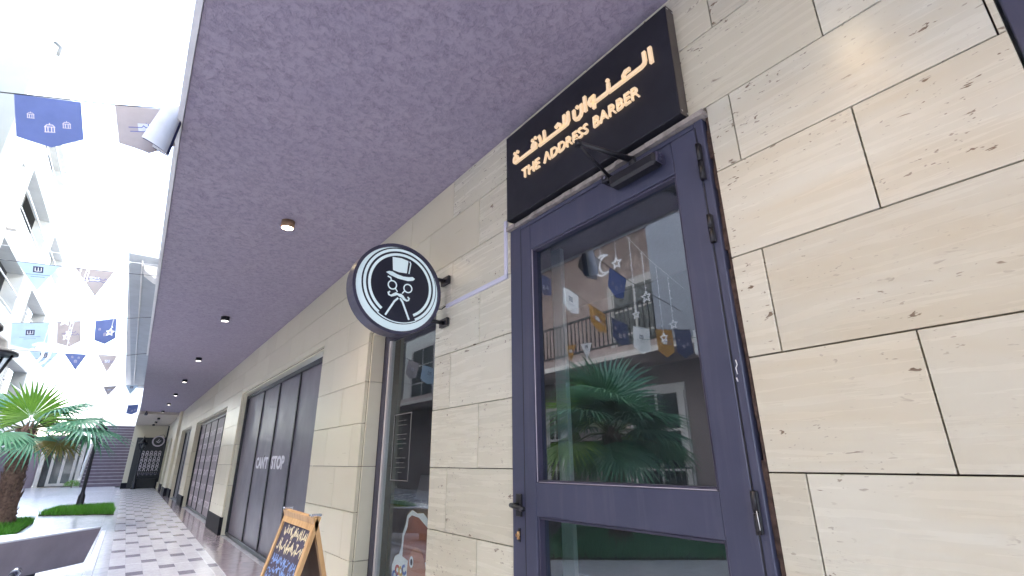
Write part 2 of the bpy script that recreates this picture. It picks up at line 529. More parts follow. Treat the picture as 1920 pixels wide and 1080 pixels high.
M['petiole'] = plain('green palm stalk', (.12, .15, .05), .5, var=.2)
M['bark'] = plain('fibrous brown palm bark', (.17, .105, .08), .95, var=.5, scale=22, bmp=1.0)
M['grass'] = leaf_mat('short green grass', (.07, .26, .02), (.14, .38, .04))

# ------------------------------------------------------------------ the ground
ZC = 3.0175                                   # soffit height above the walkway
def wedge_x(y):                               # edge of the soffit, drawing in slightly along the arcade
    return -1.6 + 0.245*max(0, (y-3.0))/20.5

g = MB(); g.add([(-400, -400, -.06), (400, -400, -.06), (400, 400, -.06), (-400, 400, -.06)], [(0, 1, 2, 3)])
tag(g.build('ground', M['granite']), kind='structure')

def walk_right(y): return -.40 + .0135*(y-6.0)      # joint between the patterned pavers and the mauve apron
def walk_left(y): return -1.44 + .0015*y
walk = empty('walkway'); tag(walk, kind='structure')
PITCH, DARK, LITE, CW = 1.372, .235, .5685, .158
def paver_mesh(w, l, m):
    b = MB(); b.bbox((-w/2+.0012, -l/2+.0012, -.03), (w/2-.0012, l/2-.0012, 0), .0015)
    me = bpy.data.meshes.new('paver'); me.from_pydata(b.v, [], b.f); me.update(); me.materials.append(m); return me
pm_d = paver_mesh(CW, DARK, M['paver_dark']); pm_l = paver_mesh(CW, LITE, M['paver_light'])
pieces = []
for ci in range(-1, 8):
    # columns follow the slight taper of the arcade
    k = 0
    base = 9.34 - .555*ci
    j0 = int((-8-base)/PITCH)-1
    for j in range(j0, 26):
        yc = base + j*PITCH
        for kind, off, l in (('d', 0, DARK), ('l', DARK/2+LITE/2, LITE), ('l', DARK/2+LITE*1.5, LITE)):
            y = yc+off
            if -8 < y < 31.5: pieces.append((kind, -1.315+CW*ci+.0075*(y-9.34)*(.55+.1*ci), y, l))
pieces = [p for p in pieces if walk_left(p[2])-.02 < p[1] < walk_right(p[2])+.10]
near = sorted([p for p in pieces if p[2] > 5.3], key=lambda p: p[2])[:290]
nearset = set(near)
for kind, x, y, l in near:
    o = link_mesh('paver', pm_d if kind == 'd' else pm_l, None, walk)
    o.location = (x, y, random.uniform(-.0012, .0006))
fd, fl = MB(), MB()
for p in pieces:
    if p in nearset: continue
    (fd if p[0] == 'd' else fl).box((p[1]-CW/2+.0012, p[2]-p[3]/2+.0012, -.02), (p[1]+CW/2-.0012, p[2]+p[3]/2-.0012, 0))
o = fl.build('paving', M['paver_light'], walk); tag(o, kind='stuff')
o = fd.build('dark_paving', M['paver_dark'], walk); tag(o, kind='stuff')
b = MB(); b.box((-1.6, -8, -.05), (.6, 31.6, -.008)); b.build('bedding', M['granite'], walk)
# mauve granite apron in front of the shops: big slabs
apron = empty('shop_apron'); tag(apron, kind='structure')
y = -8.0
while y < 31:
    l = .9
    b = MB(); b.hexa([(walk_right(y)+.012, y+.002, -.02), (.02, y+.002, -.02), (.02, y+l-.002, -.02), (walk_right(y+l)+.012, y+l-.002, -.02),
                      (walk_right(y)+.012, y+.002, .002), (.02, y+.002, .002), (.02, y+l-.002, .002), (walk_right(y+l)+.012, y+l-.002, .002)])
    b.build('granite_slab', M['apron'], apron)
    y += l
# courtyard: large polished slabs
court = empty('courtyard'); tag(court, kind='structure')
b = MB(); b.box((-8, -8, -.05), (-1.6, 36, -.012)); b.build('bedding', M['concrete'], court)
xs_ = [-8, -6.9, -5.8, -4.7, -3.6, -2.6, -1.602]
for i in range(6):
    yy = -6.0 + .35*(i % 2)
    while yy < 35.5:
        l = 1.55
        b = MB(); b.box((xs_[i]+.003, yy+.003, -.03), (xs_[i+1]-.003, min(yy+l, 36)-.003, 0))
        b.build('granite_slab', M['granite'], court)
        yy += l
# ------------------------------------------------------------------ the arcade building
arc = empty('arcade_building', (0, 0, 0), 'travertine clad arcade of shops under a purple stucco overhang', 'building')
ZT = 2.2                                        # head of the far shop openings
OPEN = [(-1.35, .002, 0, 2.55), (.765, 1.996, 0, 2.388), (2.835, 4.05, 0, 2.2), (5.37, 10.16, 0, 2.325), (11.72, 17.25, 0, 2.23),
        (18.5, 21.9, 0, 2.24), (25.2, 27.3, 0, 2.17), (28.3, 30.2, 0, 2.15)]
def cut(rects, o):
    out = []
    for (a, b_, c, d) in rects:
        if o[1] <= a or o[0] >= b_ or o[3] <= c or o[2] >= d: out.append((a, b_, c, d)); continue
        if a < o[0]: out.append((a, o[0], c, d))
        if b_ > o[1]: out.append((o[1], b_, c, d))
        y0, y1 = max(a, o[0]), min(b_, o[1])
        if c < o[2]: out.append((y0, y1, c, o[2]))
        if d > o[3]: out.append((y0, y1, o[3], d))
    return out
zs = [.0, .10, .436, .772, 1.107, 1.443, 1.779, 2.1125, 2.395, 2.7205, ZC]
slab_n = 0
for k in range(len(zs)-1):
    z0, z1 = zs[k], zs[k+1]
    off = .337 if k % 2 == 0 else .662
    if z0 == 2.7205: off = .687
    if z0 == 2.395: off = .356
    if z0 == 2.1125: off = .674
    y = off - .655*4
    while y < 31:
        L = .655 if y < 11 else 1.31
        q = [(max(y, -2.0), min(y+L, 31.0), z0, z1)]
        for o in OPEN: q = cut(q, o)
        if q and y < 6.5: q = cut(q, (6.5, 6.5001, 0, 0))
        for (a, b_, c, d) in q:
            if b_-a < .012 or d-c < .012: continue
            prou = random.uniform(-.0012, .0012)
            m = MB(); gw = .0024 if abs(b_-y-L) < 1e-6 and random.random() < .8 else .0018
            m.bbox((prou, a+.0016, c+.0022), (.03, b_-gw, d-.0022), .0012)
            m.build('stone_slab', M['stone'] if b_ < 1.0 else (M['stone_mid'] if b_ < 2.9 else (M['stone_calm'] if y < 13 else M['stone_cream'])), arc); slab_n += 1
        y += L
# backing wall behind the slabs
q = [(-8, 31, 0, ZC)]
for o in OPEN: q = cut(q, o)
m = MB()
for (a, b_, c, d) in q: m.box((.031, a, c), (.30, b_, d))
m.build('wall', M['mortar'], arc)
# reveals of the shop openings, stone lined (the door opening is lined with cement filler)
for (a, b_, c, d) in OPEN[2:]:
    dep = .14 if a < 10 else .15
    mm = M['stone_calm'] if a < 11 else M['stone_cream']
    zz = [0, .436, 1.107, 1.779, d] if a < 5 else [0, .772, 1.443, d]
    for i in range(len(zz)-1):
        m = MB(); m.bbox((.0315, b_-.022, zz[i]+.002), (dep, b_-.0005, zz[i+1]-.002), .001); m.build('reveal_slab', mm, arc)
        m = MB(); m.bbox((.0315, a+.0005, zz[i]+.002), (dep, a+.022, zz[i+1]-.002), .001); m.build('reveal_slab', mm, arc)
    m = MB(); m.bbox((.0315, a+.0225, d-.022), (dep, b_-.0225, d-.0005), .001); m.build('lintel_slab', mm, arc)
# dark plinths on the piers
ends = [(4.06, 5.36), (10.17, 11.71), (17.26, 18.49), (21.91, 25.19), (27.31, 28.29)]
for a, b_ in ends[1:]:
    m = MB(); m.bbox((-.022, a-.012, .0), (.17, b_+.012, .275), .004); m.build('plinth', M['plinth'], arc)
# cream pilaster far along
m = MB(); m.bbox((-.09, 23.1, .276), (-.002, 24.5, ZC-.002), .004); m.build('pilaster', M['stone_cream'], arc)
m = MB(); m.bbox((-.115, 23.05, .0), (-.023, 24.55, .275), .004); m.build('plinth', M['plinth'], arc)
# soffit, fascia strip and the mass above
YE = 23.8
m = MB()
ys_ = [-8+i*(YE+8)/40 for i in range(41)]
for i in range(40):
    a, b_ = ys_[i], ys_[i+1]
    m.hexa([(wedge_x(a), a, ZC), (.31, a, ZC), (.31, b_, ZC), (wedge_x(b_), b_, ZC), (wedge_x(a), a, ZC+.30), (.31, a, ZC+.30), (.31, b_, ZC+.30), (wedge_x(b_), b_, ZC+.30)])
m.build('soffit', M['stucco'], arc)
m = MB()
for i in range(24):
    a, b_ = ys_[i], ys_[i+1]
    m.hexa([(wedge_x(a)-.03, a, ZC-.012), (wedge_x(a)-.003, a, ZC-.012), (wedge_x(b_)-.003, b_, ZC-.012), (wedge_x(b_)-.03, b_, ZC-.012),
            (wedge_x(a)-.03, a, ZC+.31), (wedge_x(a)-.003, a, ZC+.31), (wedge_x(b_)-.003, b_, ZC+.31), (wedge_x(b_)-.03, b_, ZC+.31)])
m.build('fascia', M['white'], arc)
m = MB(); m.box((-1.36, YE+.003, ZC-.10), (.31, 31.2, ZC+.3)); m.build('far_ceiling', M['stucco_cream'], arc)
m = MB(); m.box((-1.28, -8, ZC+.32), (7, 44, 15.5)); m.build('upper_storeys', M['bldg'], arc)
m = MB(); m.box((.31, -8, -.05), (.35, -1.6, ZC+.3)); m.box((.31, 31.21, -.05), (7, 31.3, ZC+.3)); m.build('rear_wall', M['interior'], arc)
# upper balcony slab beyond, seen over the edge of the overhang
def bay_x(y): return -2.27 + .011*(y-12.9)
m = MB()
m.hexa([(bay_x(12.9), 12.9, 5.5), (-1.282, 12.9, 5.5), (-1.282, 38, 5.5), (bay_x(38), 38, 5.5), (bay_x(12.9), 12.9, 5.62), (-1.282, 12.9, 5.62), (-1.282, 38, 5.62), (bay_x(38), 38, 5.62)])
m.build('balcony_slab', plain('blue grey shade-toned concrete', (.44, .48, .54), .6, var=.08, scale=3), arc)  # blue grey tone stands in for shade on the underside
m = MB(); m.box((-2.30, 12.86, 5.622), (-1.282, 38, 5.70)); m.build('balcony_cornice', M['white'], arc)
for yb in (13.5,):
    m = MB(); m.prism([(-1.283, yb, 5.498), (-2.0, yb, 5.498), (-1.95, yb, 5.36), (-1.75, yb, 5.22), (-1.283, yb, 5.10)], (0, .5, 0))
    m.build('corbel', M['white'], arc)
m = MB(); m.tube([(-2.02, 13.2, 5.47), (-1.86, 36, 5.47)], .02, 6); m.build('cable', M['white'], arc)

# ------------------------------------------------------------------ barber door
FX = -.012                                     # frame face, a touch proud of the stone
df = MB()                                     # outer door frame
J = .043
df.bbox((FX, .783, 0), (.075, .783+J-.014+.006, 2.352), .003)
df.bbox((FX, 1.888, 0), (.075, 1.982, 2.352), .003)
df.bbox((FX+.001, .819, 2.328), (.074, 1.887, 2.351), .003)
df.build('door_frame', M['frame'], arc)
rnd = random.Random(3)                        # crumbly filler around the frame
for side in (0, 1):
    cm = MB()
    z = 0
    while z < 2.35:
        h = rnd.uniform(.03, .09)
        w = rnd.uniform(.006, .0165)
        if side == 0: cm.box((.004, .766, z), (.06, .766+w+.0, z+h))
        else: cm.box((.004, 1.996-w*.8, z), (.06, 1.9955, z+h))
        z += h
    cm.build('filler', M['crumb'], arc)
cm = MB()
y = .765
while y < 1.99:
    l = rnd.uniform(.05, .16)
    cm.box((-.028+rnd.uniform(-.004, .004), y, 2.354), (.05, min(y+l-.002, 1.996), 2.374+rnd.uniform(0, .003)))
    cm.box((-.012+rnd.uniform(-.006, .004), y+.01, 2.3775), (.05, min(y+l+.004, 1.996), 2.3865))
    y += l
cm.build('lintel_edge', M['gap'], arc)
LX = -.004
dl = MB()                                     # door leaf: stiles and rails
dl.bbox((LX-.012, .815, .05), (.055, .919, 2.322), .003)
dl.bbox((LX-.012, 1.805, .05), (.055, 1.884, 2.322), .003)
dl.bbox((LX-.011, .920, 2.182), (.054, 1.804, 2.321), .003)
dl.bbox((LX-.011, .920, .914), (.054, 1.804, 1.051), .003)
dl.bbox((LX-.011, .920, .051), (.054, 1.804, .19), .003)
door = dl.build('door', M['frame'], arc)
gb = MB()                                     # glazing beads
for z0, z1 in ((1.052, 2.181), (.191, .913)):
    gb.bbox((-.008, .920, z0), (.03, .930, z1), .002); gb.bbox((-.008, 1.794, z0), (.03, 1.804, z1), .002)
    gb.bbox((-.007, .9305, z1-.010), (.029, 1.7935, z1), .002); gb.bbox((-.007, .9305, z0), (.029, 1.7935, z0+.010), .002)
gb.build('glazing_bead', M['frame2'], door)
m = MB(); m.tube([(-.0085, 1.7995, 1.055), (-.0085, 1.7995, 2.18)], .0022, 6); m.tube([(-.0085, .93, 1.0535), (-.0085, 1.79, 1.0535)], .0016, 6)
m.build('sealant', M['print_pale'], door)
for z0, z1 in ((1.0625, 2.1705), (.2015, .9025)):
    m = MB(); m.box((.02, .931, z0), (.026, 1.793, z1)); m.build('glass_pane', M['glass'], door)
# seams of the leaf against the frame
m = MB(); m.box((-.0145, .8105, .0), (.03, .8145, 2.325)); m.box((-.0145, 1.8845, .0), (.03, 1.8875, 2.325)); m.build('seam', M['black'], door)
for zc, h in ((2.17, .15), (1.90, .105), (1.0, .115)):
    m = MB(); m.tube([(-.026, .806, zc-h/2), (-.026, .806, zc-h*.02)], .0085, 10); m.tube([(-.026, .806, zc+h*.02), (-.026, .806, zc+h/2)], .0085, 10)
    m.bbox((-.022, .797, zc-h/2), (-.0125, .8165, zc+h/2), .002)
    hg = m.build('hinge', M['black'], door)
for zc in (.985,):
    m = MB(); m.tube([(-.0335, .7975, zc-.03), (-.0335, .7995, zc+.02)], .0012, 5); m.build('paint_scuff', M['white'], door)
m = MB(); m.tube([(-.0135, .800, 1.44), (-.0135, .797, 1.425), (-.0135, .803, 1.415), (-.0135, .801, 1.395)], .0018, 5); m.tube([(-.0135, .806, 1.385), (-.0135, .804, 1.372)], .0022, 5); m.build('paint_scuff', M['white'], door)
# lever handle
m = MB(); m.bbox((-.024, 1.905, .905), (-.0125, 1.945, 1.0), .003); m.build('lock_plate', M['black'], door)
m = MB(); m.tube([(-.0245, 1.925, .955), (-.062, 1.925, .955)], .0095, 10)
m.tube([(-.062, 1.93, .955), (-.066, 1.90, .952), (-.066, 1.845, .945), (-.062, 1.832, .944)], [.0105, .0115, .0115, .009], 10)
m.build('handle', M['black'], door)
m = MB(); m.bbox((-.018, 1.921, .80), (-.0125, 1.938, .858), .002); m.build('lock_plate', M['black'], door)
m = MB(); m.tube([(-.0185, 1.93, .845), (-.0185, 1.93, .812)], .0085, 10); m.tube([(-.0185, 1.93, .83), (-.032, 1.93, .83)], .0075, 10); m.build('lock_cylinder', M['brass'], door)
# door closer
m = MB(); m.bbox((-.078, .962, 2.232), (-.017, 1.20, 2.288), .012); m.build('closer_body', M['black'], door)
m = MB(); m.bbox((-.070, .952, 2.238), (-.018, .9615, 2.283), .003)
m.tube([(-.05, .9515, 2.27), (-.05, .945, 2.27)], .007, 8); m.tube([(-.05, .9515, 2.25), (-.05, .945, 2.25)], .005, 8); m.build('closer_cap', M['frame2'], door)
m = MB(); m.tube([(-.045, 1.215, 2.305), (-.30, 1.148, 2.33)], [.0075, .006], 8); m.tube([(-.30, 1.148, 2.318), (-.30, 1.148, 2.342)], .012, 10)
m.tube([(-.30, 1.148, 2.335), (-.055, 1.085, 2.318)], [.0075, .014], 8); m.tube([(-.05, 1.085, 2.285), (-.05, 1.085, 2.327)], .017, 10)
m.build('closer_arm', M['black'], door)
m = MB(); m.bbox((-.06, 1.212, 2.285), (-.017, 1.252, 2.32), .003); m.tube([(-.04, 1.225, 2.284), (-.04, 1.225, 2.27)], .008, 8); m.build('closer_bracket', M['black'], door)
m = MB(); m.tube([(-.0625, 1.228, 2.30), (-.066, 1.228, 2.30)], .006, 8); m.build('screw', M['chrome'], door)

# neighbouring opening at the right edge of the picture
nw = MB()
nw.bbox((.012, -.05, 0), (.09, -.004, 2.53), .003); nw.bbox((.013, -1.34, 2.46), (.089, -.051, 2.53), .003); nw.bbox((.012, -1.345, 0), (.09, -1.30, 2.459), .003)
nf = nw.build('window_frame', M['frame'], arc)
m = MB(); m.box((.05, -1.299, .02), (.056, -.051, 2.459)); m.build('glass_pane', M['glass'], nf)

# ------------------------------------------------------------------ barber window
wf = MB()
wf.bbox((.142, 3.945, .02), (.20, 4.026, 2.176), .003); wf.bbox((.142, 2.86, .02), (.20, 2.90, 2.176), .003)
wf.bbox((.143, 2.9005, 2.125), (.199, 3.9445, 2.175), .003); wf.bbox((.143, 2.9005, .02), (.199, 3.9445, .07), .003)
win = wf.build('window_frame', M['frame2'], arc)
m = MB(); m.bbox((.146, 3.915, .071), (.19, 3.9445, 2.124), .002); m.build('glazing_bead', M['shutter'], win)
m = MB(); m.box((.165, 2.901, .071), (.172, 3.914, 2.124)); m.build('glass_pane', M['window_glass'], win)

# ------------------------------------------------------------------ closed shopfronts
def wallmap(x):                               # text plane facing -x: u runs along -y
    return lambda u, v, d: (x-d, -u, v)
def shopfront(y0, y1, muls, ztop, mat, xr=.125):
    ed = sorted([y0]+muls+[y1])
    root = None
    fr = MB()
    for yy in ed[1:-1]: fr.bbox((xr-.016, yy-.027, .02), (xr+.02, yy+.027, ztop-.02), .004)
    fr.bbox((xr-.04, y0, .02), (xr+.02, y0+.05, ztop-.02), .004); fr.bbox((xr-.04, y1-.05, .02), (xr+.02, y1, ztop-.02), .004)
    fr.bbox((xr-.035, y0+.051, ztop-.075), (xr-.004, y1-.051, ztop-.021), .004)
    fr.bbox((xr-.035, y0+.051, .001), (xr-.004, y1-.051, .05), .004)
    root = fr.build('shopfront', M['black'], arc)
    for yy in ed[1:-1]:
        m = MB(); m.bbox((xr-.012, yy+.0275, .05), (xr-.001, yy+.045, ztop-.08), .002); m.build('highlight_strip', M['trim'], root)  # pale strip added in place of the bright highlight along each mullion
    for i in range(len(ed)-1):
        m = MB(); m.bbox((xr, ed[i]+.01, .02), (xr+.018, ed[i+1]-.01, ztop-.03), .002); m.build('panel', mat, root)
    return root
sf = shopfront(5.395, 10.135, [6.66, 7.74, 8.80], 2.30, M['panel'])
m = MB()
text_on(m, "CAN'T", -8.66, -7.87, 1.055, 1.22, wallmap(.1245), 0, .003, .035)
m.build('lettering', M['print_white'], sf); m = MB()
text_on(m, "STOP", -7.66, -6.95, 1.055, 1.225, wallmap(.1245), 0, .003, .035)
m.build('lettering', M['print_white'], sf)
sf2 = shopfront(11.745, 17.225, [12.9, 13.95, 15.15, 16.2], 2.205, M['panel_pale'], .15)
for z in (1.84, 1.55, 1.235, .92, .60, .27):
    for a, word in ((-17.05, "CAN'T"), (-16.05, "STOP"), (-15.0, "CAN'T"), (-13.80, "STOP"), (-12.75, "CAN'T")):
        m = MB(); text_on(m, word, a, a+.82, z-.07, z+.07, wallmap(.1495), 0, .003, .03); m.build('lettering', M['print_pale'], sf2)
sf3 = shopfront(18.525, 21.875, [19.6, 20.75], 2.215, M['panel'], .15)
sf4 = shopfront(25.225, 27.275, [26.2], 2.145, M['panel_pale'], .15)
sf5 = shopfront(28.325, 30.175, [29.2], 2.125, M['panel'], .15)

# ------------------------------------------------------------------ inside the barber shop
m = MB()
m.box((2.6, -1.5, 0), (2.65, 5.2, 3)); m.box((.31, 5.15, 0), (2.6, 5.2, 3)); m.box((.31, -1.55, 0), (2.6, -1.5, 3))
m.box((.31, -1.5, -.03), (2.6, 5.15, -.001)); m.box((.31, -1.5, 2.9), (2.6, 5.15, 2.95))
m.build('room_shell', M['interior'], arc)
m = MB(); m.bbox((.36, 1.98, 0), (.39, 2.62, 2.35), .003)
o = m.build('partition_board', M['curtain']); tag(o, 'pale green board standing inside behind the left edge of the door glass', 'partition')
ct = empty('shop_counter', (.62, 3.9, 0), 'plywood fronted counter with a pale top inside the shop window', 'counter')
m = MB(); m.bbox((-.12, -.90, 0), (.35, 1.1, .79), .004); m.build('front', M['counter_wood'], ct)
m = MB(); m.bbox((-.16, -.95, .792), (.40, 1.15, .825), .005); m.build('counter_top', M['counter_top'], ct)
lp = empty('till_screen', (.66, 4.0, .826), 'grey back of a till screen standing on the shop counter', 'till')
m = MB(); m.hexa([(-.05, -.17, .0), (-.03, -.17, 0), (-.03, .24, 0), (-.05, .24, 0), (0, -.17, .2), (.02, -.17, .2), (.02, .24, .2), (0, .24, .2)]); m.build('screen', M['laptop'], lp)
m = MB(); m.bbox((-.06, -.17, 0), (.18, .24, .015), .003); m.build('base', M['laptop'], lp)
# generic cardboard cutout standing in the window
cu = empty('cardboard_cutout', (.24, 3.40, 0), 'white edged cardboard cutout with a brown rounded top and coloured swirls in the window', 'display')
def cmap(u, v, d): return (-d, -u, v*.81)
b = MB()
out = [(-.32, .02), (-.34, .30), (-.39, .40), (-.40, .52), (-.36, .60), (-.29, .63), (-.26, .70), (-.25, .80), (-.21, .88), (-.19, .95), (-.12, 1.0), (-.04, .98), (.05, .99), (.16, .93), (.2, .7), (.2, .02)]
blob(b, out, cmap, 0, .006); b.build('board', M['white'], cu)
M['cut_brown'] = plain('brown card print', (.26, .075, .035), .5, var=.2)
M['cut_orange'] = plain('orange card print', (.40, .14, .06), .5, var=.15)
b = MB(); blob(b, [(-.23, .62), (-.22, .78), (-.17, .86), (-.16, .93), (-.11, .96), (.0, .95), (.14, .88), (.16, .64), (-.05, .58)], cmap, .007, .009); b.build('brown_shape', M['cut_brown'], cu)
b = MB(); blob(b, circ(.0, .52, .14, 18, ry=.2), cmap, .0095, .0115); b.build('orange_shape', M['cut_orange'], cu)
b = MB(); blob(b, circ(-.075, .60, .03, 14, ry=.045), cmap, .012, .013); b.build('white_spot', M['white'], cu)
b = MB(); blob(b, circ(-.072, .60, .017, 12, ry=.026), cmap, .0135, .0145); b.build('dark_spot', M['black'], cu)
for nm, colr, arcs in (('red_swirl', (.45, .04, .03), [(-.30, .50, .03, 60, 300)]), ('blue_swirl', (.05, .10, .40), [(-.34, .45, .032, 0, 250), (-.19, .52, .03, 90, 330), (-.27, .30, .035, 30, 260)]),
                       ('green_swirl', (.05, .28, .06), [(-.15, .48, .04, 200, 420), (-.2, .28, .04, 180, 420)]), ('yellow_swirl', (.55, .30, .03), [(-.245, .50, .028, 100, 400), (-.28, .42, .02, 0, 300)])):
    b = MB()
    for cx, cy, r, a0, a1 in arcs: ribbon(b, circ(cx, cy, r, 12, a0, a1), .022, cmap, .007, .009)
    b.build(nm, plain(nm, colr, .5), cu)
b = MB(); blob(b, [(-.20, .36), (-.02, .38), (-.02, .44), (-.20, .42)], cmap, .012, .0135); b.build('yellow_block', plain('mustard card', (.5, .27, .03), .5), cu)
# faint framed notice stuck on the glass
M['notice'] = plain('faint grey print', (.17, .165, .165), .5)
nt_ = empty('window_notice', (.164, 3.62, 1.25), 'thin white outlined price list stuck on the shop window glass', 'notice')
b = MB()
def nmap(u, v, d): return (-d, -u, v)
ribbon(b, [(-.15, -.24), (.15, -.24), (.15, .24), (-.15, .24)], .008, nmap, .001, .002, closed=True)
b.build('border', M['notice'], nt_)
b = MB(); rr = random.Random(5)
for i in range(12):
    z = .19-.034*i; w = rr.uniform(.03, .09)
    if i in (2, 7): continue
    ribbon(b, [(-w, z), (w*.2, z)], .0035, nmap, .001, .002); ribbon(b, [(w*.4, z), (w, z)], .0035, nmap, .001, .002)
b.build('print', M['notice'], nt_)

# ------------------------------------------------------------------ barber sign
sg = empty('shop_sign', (0, 1.4, 2.385), 'black box sign with lit cream Arabic and English barber lettering above the door', 'sign')
sg.matrix_parent_inverse.identity()
def up(o, parent):                             # keep world placement when parented to a moved empty
    o.location = Vector(o.location) - Vector(parent.location); return o
m = MB(); m.bbox((-.054, .838, 2.392), (-.002, 1.957, 2.936), .0025); up(m.build('sign_box', M['sign_black'], sg), sg)
m = MB(); m.bbox((-.0525, .8355, 2.39), (-.0015, .8375, 2.938), .001); up(m.build('side_trim', plain('dull bronze sign side', (.10, .085, .075), .45, .4, .2), sg), sg)
m = MB()
for z in (2.405, 2.92): m.tube([(-.045, .8354, z), (-.045, .833, z)], .005, 8); m.tube([(-.012, .8354, z), (-.012, .833, z)], .005, 8)
up(m.build('screw', M['chrome'], sg), sg)
def smap(y, z, d): return (-.0545-d, y, z)
AR = [
[(0.929, 2.777), (0.927, 2.705)], [(0.959, 2.776), (0.958, 2.735), (0.963, 2.722), (0.977, 2.716), (1.07, 2.716), (1.159, 2.716)],
[(1.043, 2.753), (1.063, 2.754), (1.075, 2.742), (1.073, 2.716)], [(1.163, 2.76), (1.163, 2.730), (1.176, 2.719), (1.250, 2.719)],
[(1.2555, 2.757), (1.2565, 2.694)], [(1.256, 2.756), (1.277, 2.753), (1.288, 2.738), (1.279, 2.721), (1.257, 2.718)],
[(1.313, 2.788), (1.310, 2.712)], [(1.337, 2.760), (1.337, 2.722), (1.345, 2.705), (1.362, 2.697), (1.379, 2.704), (1.387, 2.719), (1.389, 2.758)],
[(1.430, 2.776), (1.429, 2.729), (1.437, 2.716), (1.457, 2.714), (1.55, 2.714), (1.651, 2.714)], [(1.459, 2.776), (1.458, 2.716)],
[(1.520, 2.746), (1.503, 2.753), (1.489, 2.742), (1.480, 2.716)], [(1.613, 2.776), (1.608, 2.716)], [(1.652, 2.768), (1.634, 2.716)],
[(1.680, 2.719), (1.717, 2.719), (1.834, 2.719), (1.858, 2.719)]]
b = MB()
for s in AR: ribbon(b, s, .0165, smap, .0, .012)
ribbon(b, circ(1.857, 2.738, .0175, 14, ry=.021), .014, smap, .0003, .0123, closed=True)
blob(b, [(1.694, 2.760), (1.678, 2.750), (1.673, 2.738), (1.676, 2.720), (1.690, 2.712), (1.708, 2.716), (1.720, 2.735), (1.715, 2.754)], smap, .0004, .0124)
for p in ((1.165, 2.781), (1.364, 2.766), (1.709, 2.776), (1.684, 2.779), (1.866, 2.780), (1.841, 2.780)):
    blob(b, circ(p[0], p[1], .0098, 10), smap, .0, .012)
up(b.build('arabic_lettering', M['letters'], sg), sg)
def emap(u, v, d): return (-.0545-d, -u, v)
for word, a_, b_ in (("THE", -1.803, -1.657), ("\u039bDDRESS", -1.622, -1.305), ("BARBER", -1.268, -1.003)):
    b = MB(); text_on(b, word, a_, b_, 2.585, 2.643, emap, 0, .012, .004); up(b.build('english_word', M['letters'], sg), sg)

# ------------------------------------------------------------------ round projecting sign
rs = empty('round_sign', (-.36, 2.70, 2.14), 'round lightbox sign with top hat, glasses and moustache on black wall arms', 'sign')
def disc_ring(mb, r0, r1, y0, y1, seg=56):
    vs = []
    for y in (y0, y1):
        for r in (r0, r1):
            for j in range(seg):
                a = 2*math.pi*j/seg; vs.append((r*math.cos(a), y, r*math.sin(a)))
    fs = []
    for j in range(seg):
        k = (j+1) % seg
        fs += [(j, seg+j, seg+k, k), (2*seg+j, 2*seg+k, 3*seg+k, 3*seg+j), (seg+j, 3*seg+j, 3*seg+k, seg+k), (j, k, 2*seg+k, 2*seg+j)]
    mb.add(vs, fs, False)
m = MB(); disc_ring(m, .268, .287, -.052, .052); m.build('rim', M['frame2'], rs)
def fmap(u, v, d): return (u, -.040-d, v)
b = MB(); blob(b, circ(0, 0, .2675, 56), fmap, -.07, 0); b.build('lightbox_face', M['lightbox'], rs)
b = MB(); blob(b, circ(.012, .022, .2445, 56), fmap, .0005, .002)
M['sign_navy'] = plain('navy black sign vinyl', (.012, .014, .03), .35, var=.1)
b.build('dark_disc', M['sign_navy'], rs)
b = MB()
cx, cy = .014, .022
ribbon(b, circ(cx, cy, .2285, 60, -62, 236), .0165, fmap, .0025, .004, caps=False)
ribbon(b, circ(cx, cy, .199, 60, -62, 236), .0165, fmap, .0025, .004, caps=False)
ribbon(b, circ(cx, cy, .236, 16, 236, 298), .006, fmap, .0025, .004)
b.build('ring', M['lightbox'], rs)
b = MB()
q = lambda pts: [(p[0]-.025, p[1]-.008) for p in pts]
blob(b, q([(-.028, .202), (.030, .207), (.078, .199), (.072, .116), (.02, .112), (-.019, .118)]), fmap, .0025, .004)
ribbon(b, q([(.088, .196), (.095, .186), (.087, .118)]), .007, fmap, .0025, .004)
up_ = q([(-.062, .096), (-.045, .106), (-.022, .107), (.01, .096), (.05, .090), (.086, .093), (.112, .100), (.129, .090), (.117, .076), (.082, .067), (.018, .070), (-.036, .083)])
blob(b, up_, fmap, .0026, .0041)
b.build('top_hat', M['lightbox'], rs)
b = MB(); blob(b, q([(-.018, .113), (.074, .106), (.085, .094), (.05, .091), (.01, .097), (-.02, .107)]), fmap, .0045, .0052); b.build('hat_band', M['sign_navy'], rs)
b = MB()
ribbon(b, q(circ(-.016, .022, .0265, 22)), .0075, fmap, .0025, .004, closed=True); ribbon(b, q(circ(.086, .019, .0265, 22)), .0075, fmap, .0025, .004, closed=True)
ribbon(b, q([(-.047, .071), (-.03, .066), (-.026, .053)]), .008, fmap, .0025, .004)
ribbon(b, q([(.006, .002), (.018, -.014)]), .007, fmap, .0025, .004); ribbon(b, q([(.066, .0), (.052, -.018)]), .007, fmap, .0025, .004)
b.build('spectacles', M['lightbox'], rs)
b = MB()
blob(b, q([(-.033, -.047), (-.016, -.053), (.006, -.044), (.02, -.036), (.034, -.044), (.05, -.048), (.06, -.060), (.081, -.066), (.09, -.06), (.072, -.048), (.06, -.033), (.045, -.024), (.03, -.026), (.01, -.020), (-.006, -.030), (-.018, -.040)]), fmap, .0025, .004)
ribbon(b, q([(-.022, -.046), (-.034, -.043), (-.038, -.030), (-.030, -.024)]), .009, fmap, .0026, .0042); ribbon(b, q([(.082, -.062), (.095, -.056), (.098, -.044), (.090, -.038)]), .009, fmap, .0026, .0042)
b.build('moustache', M['lightbox'], rs)
b = MB()
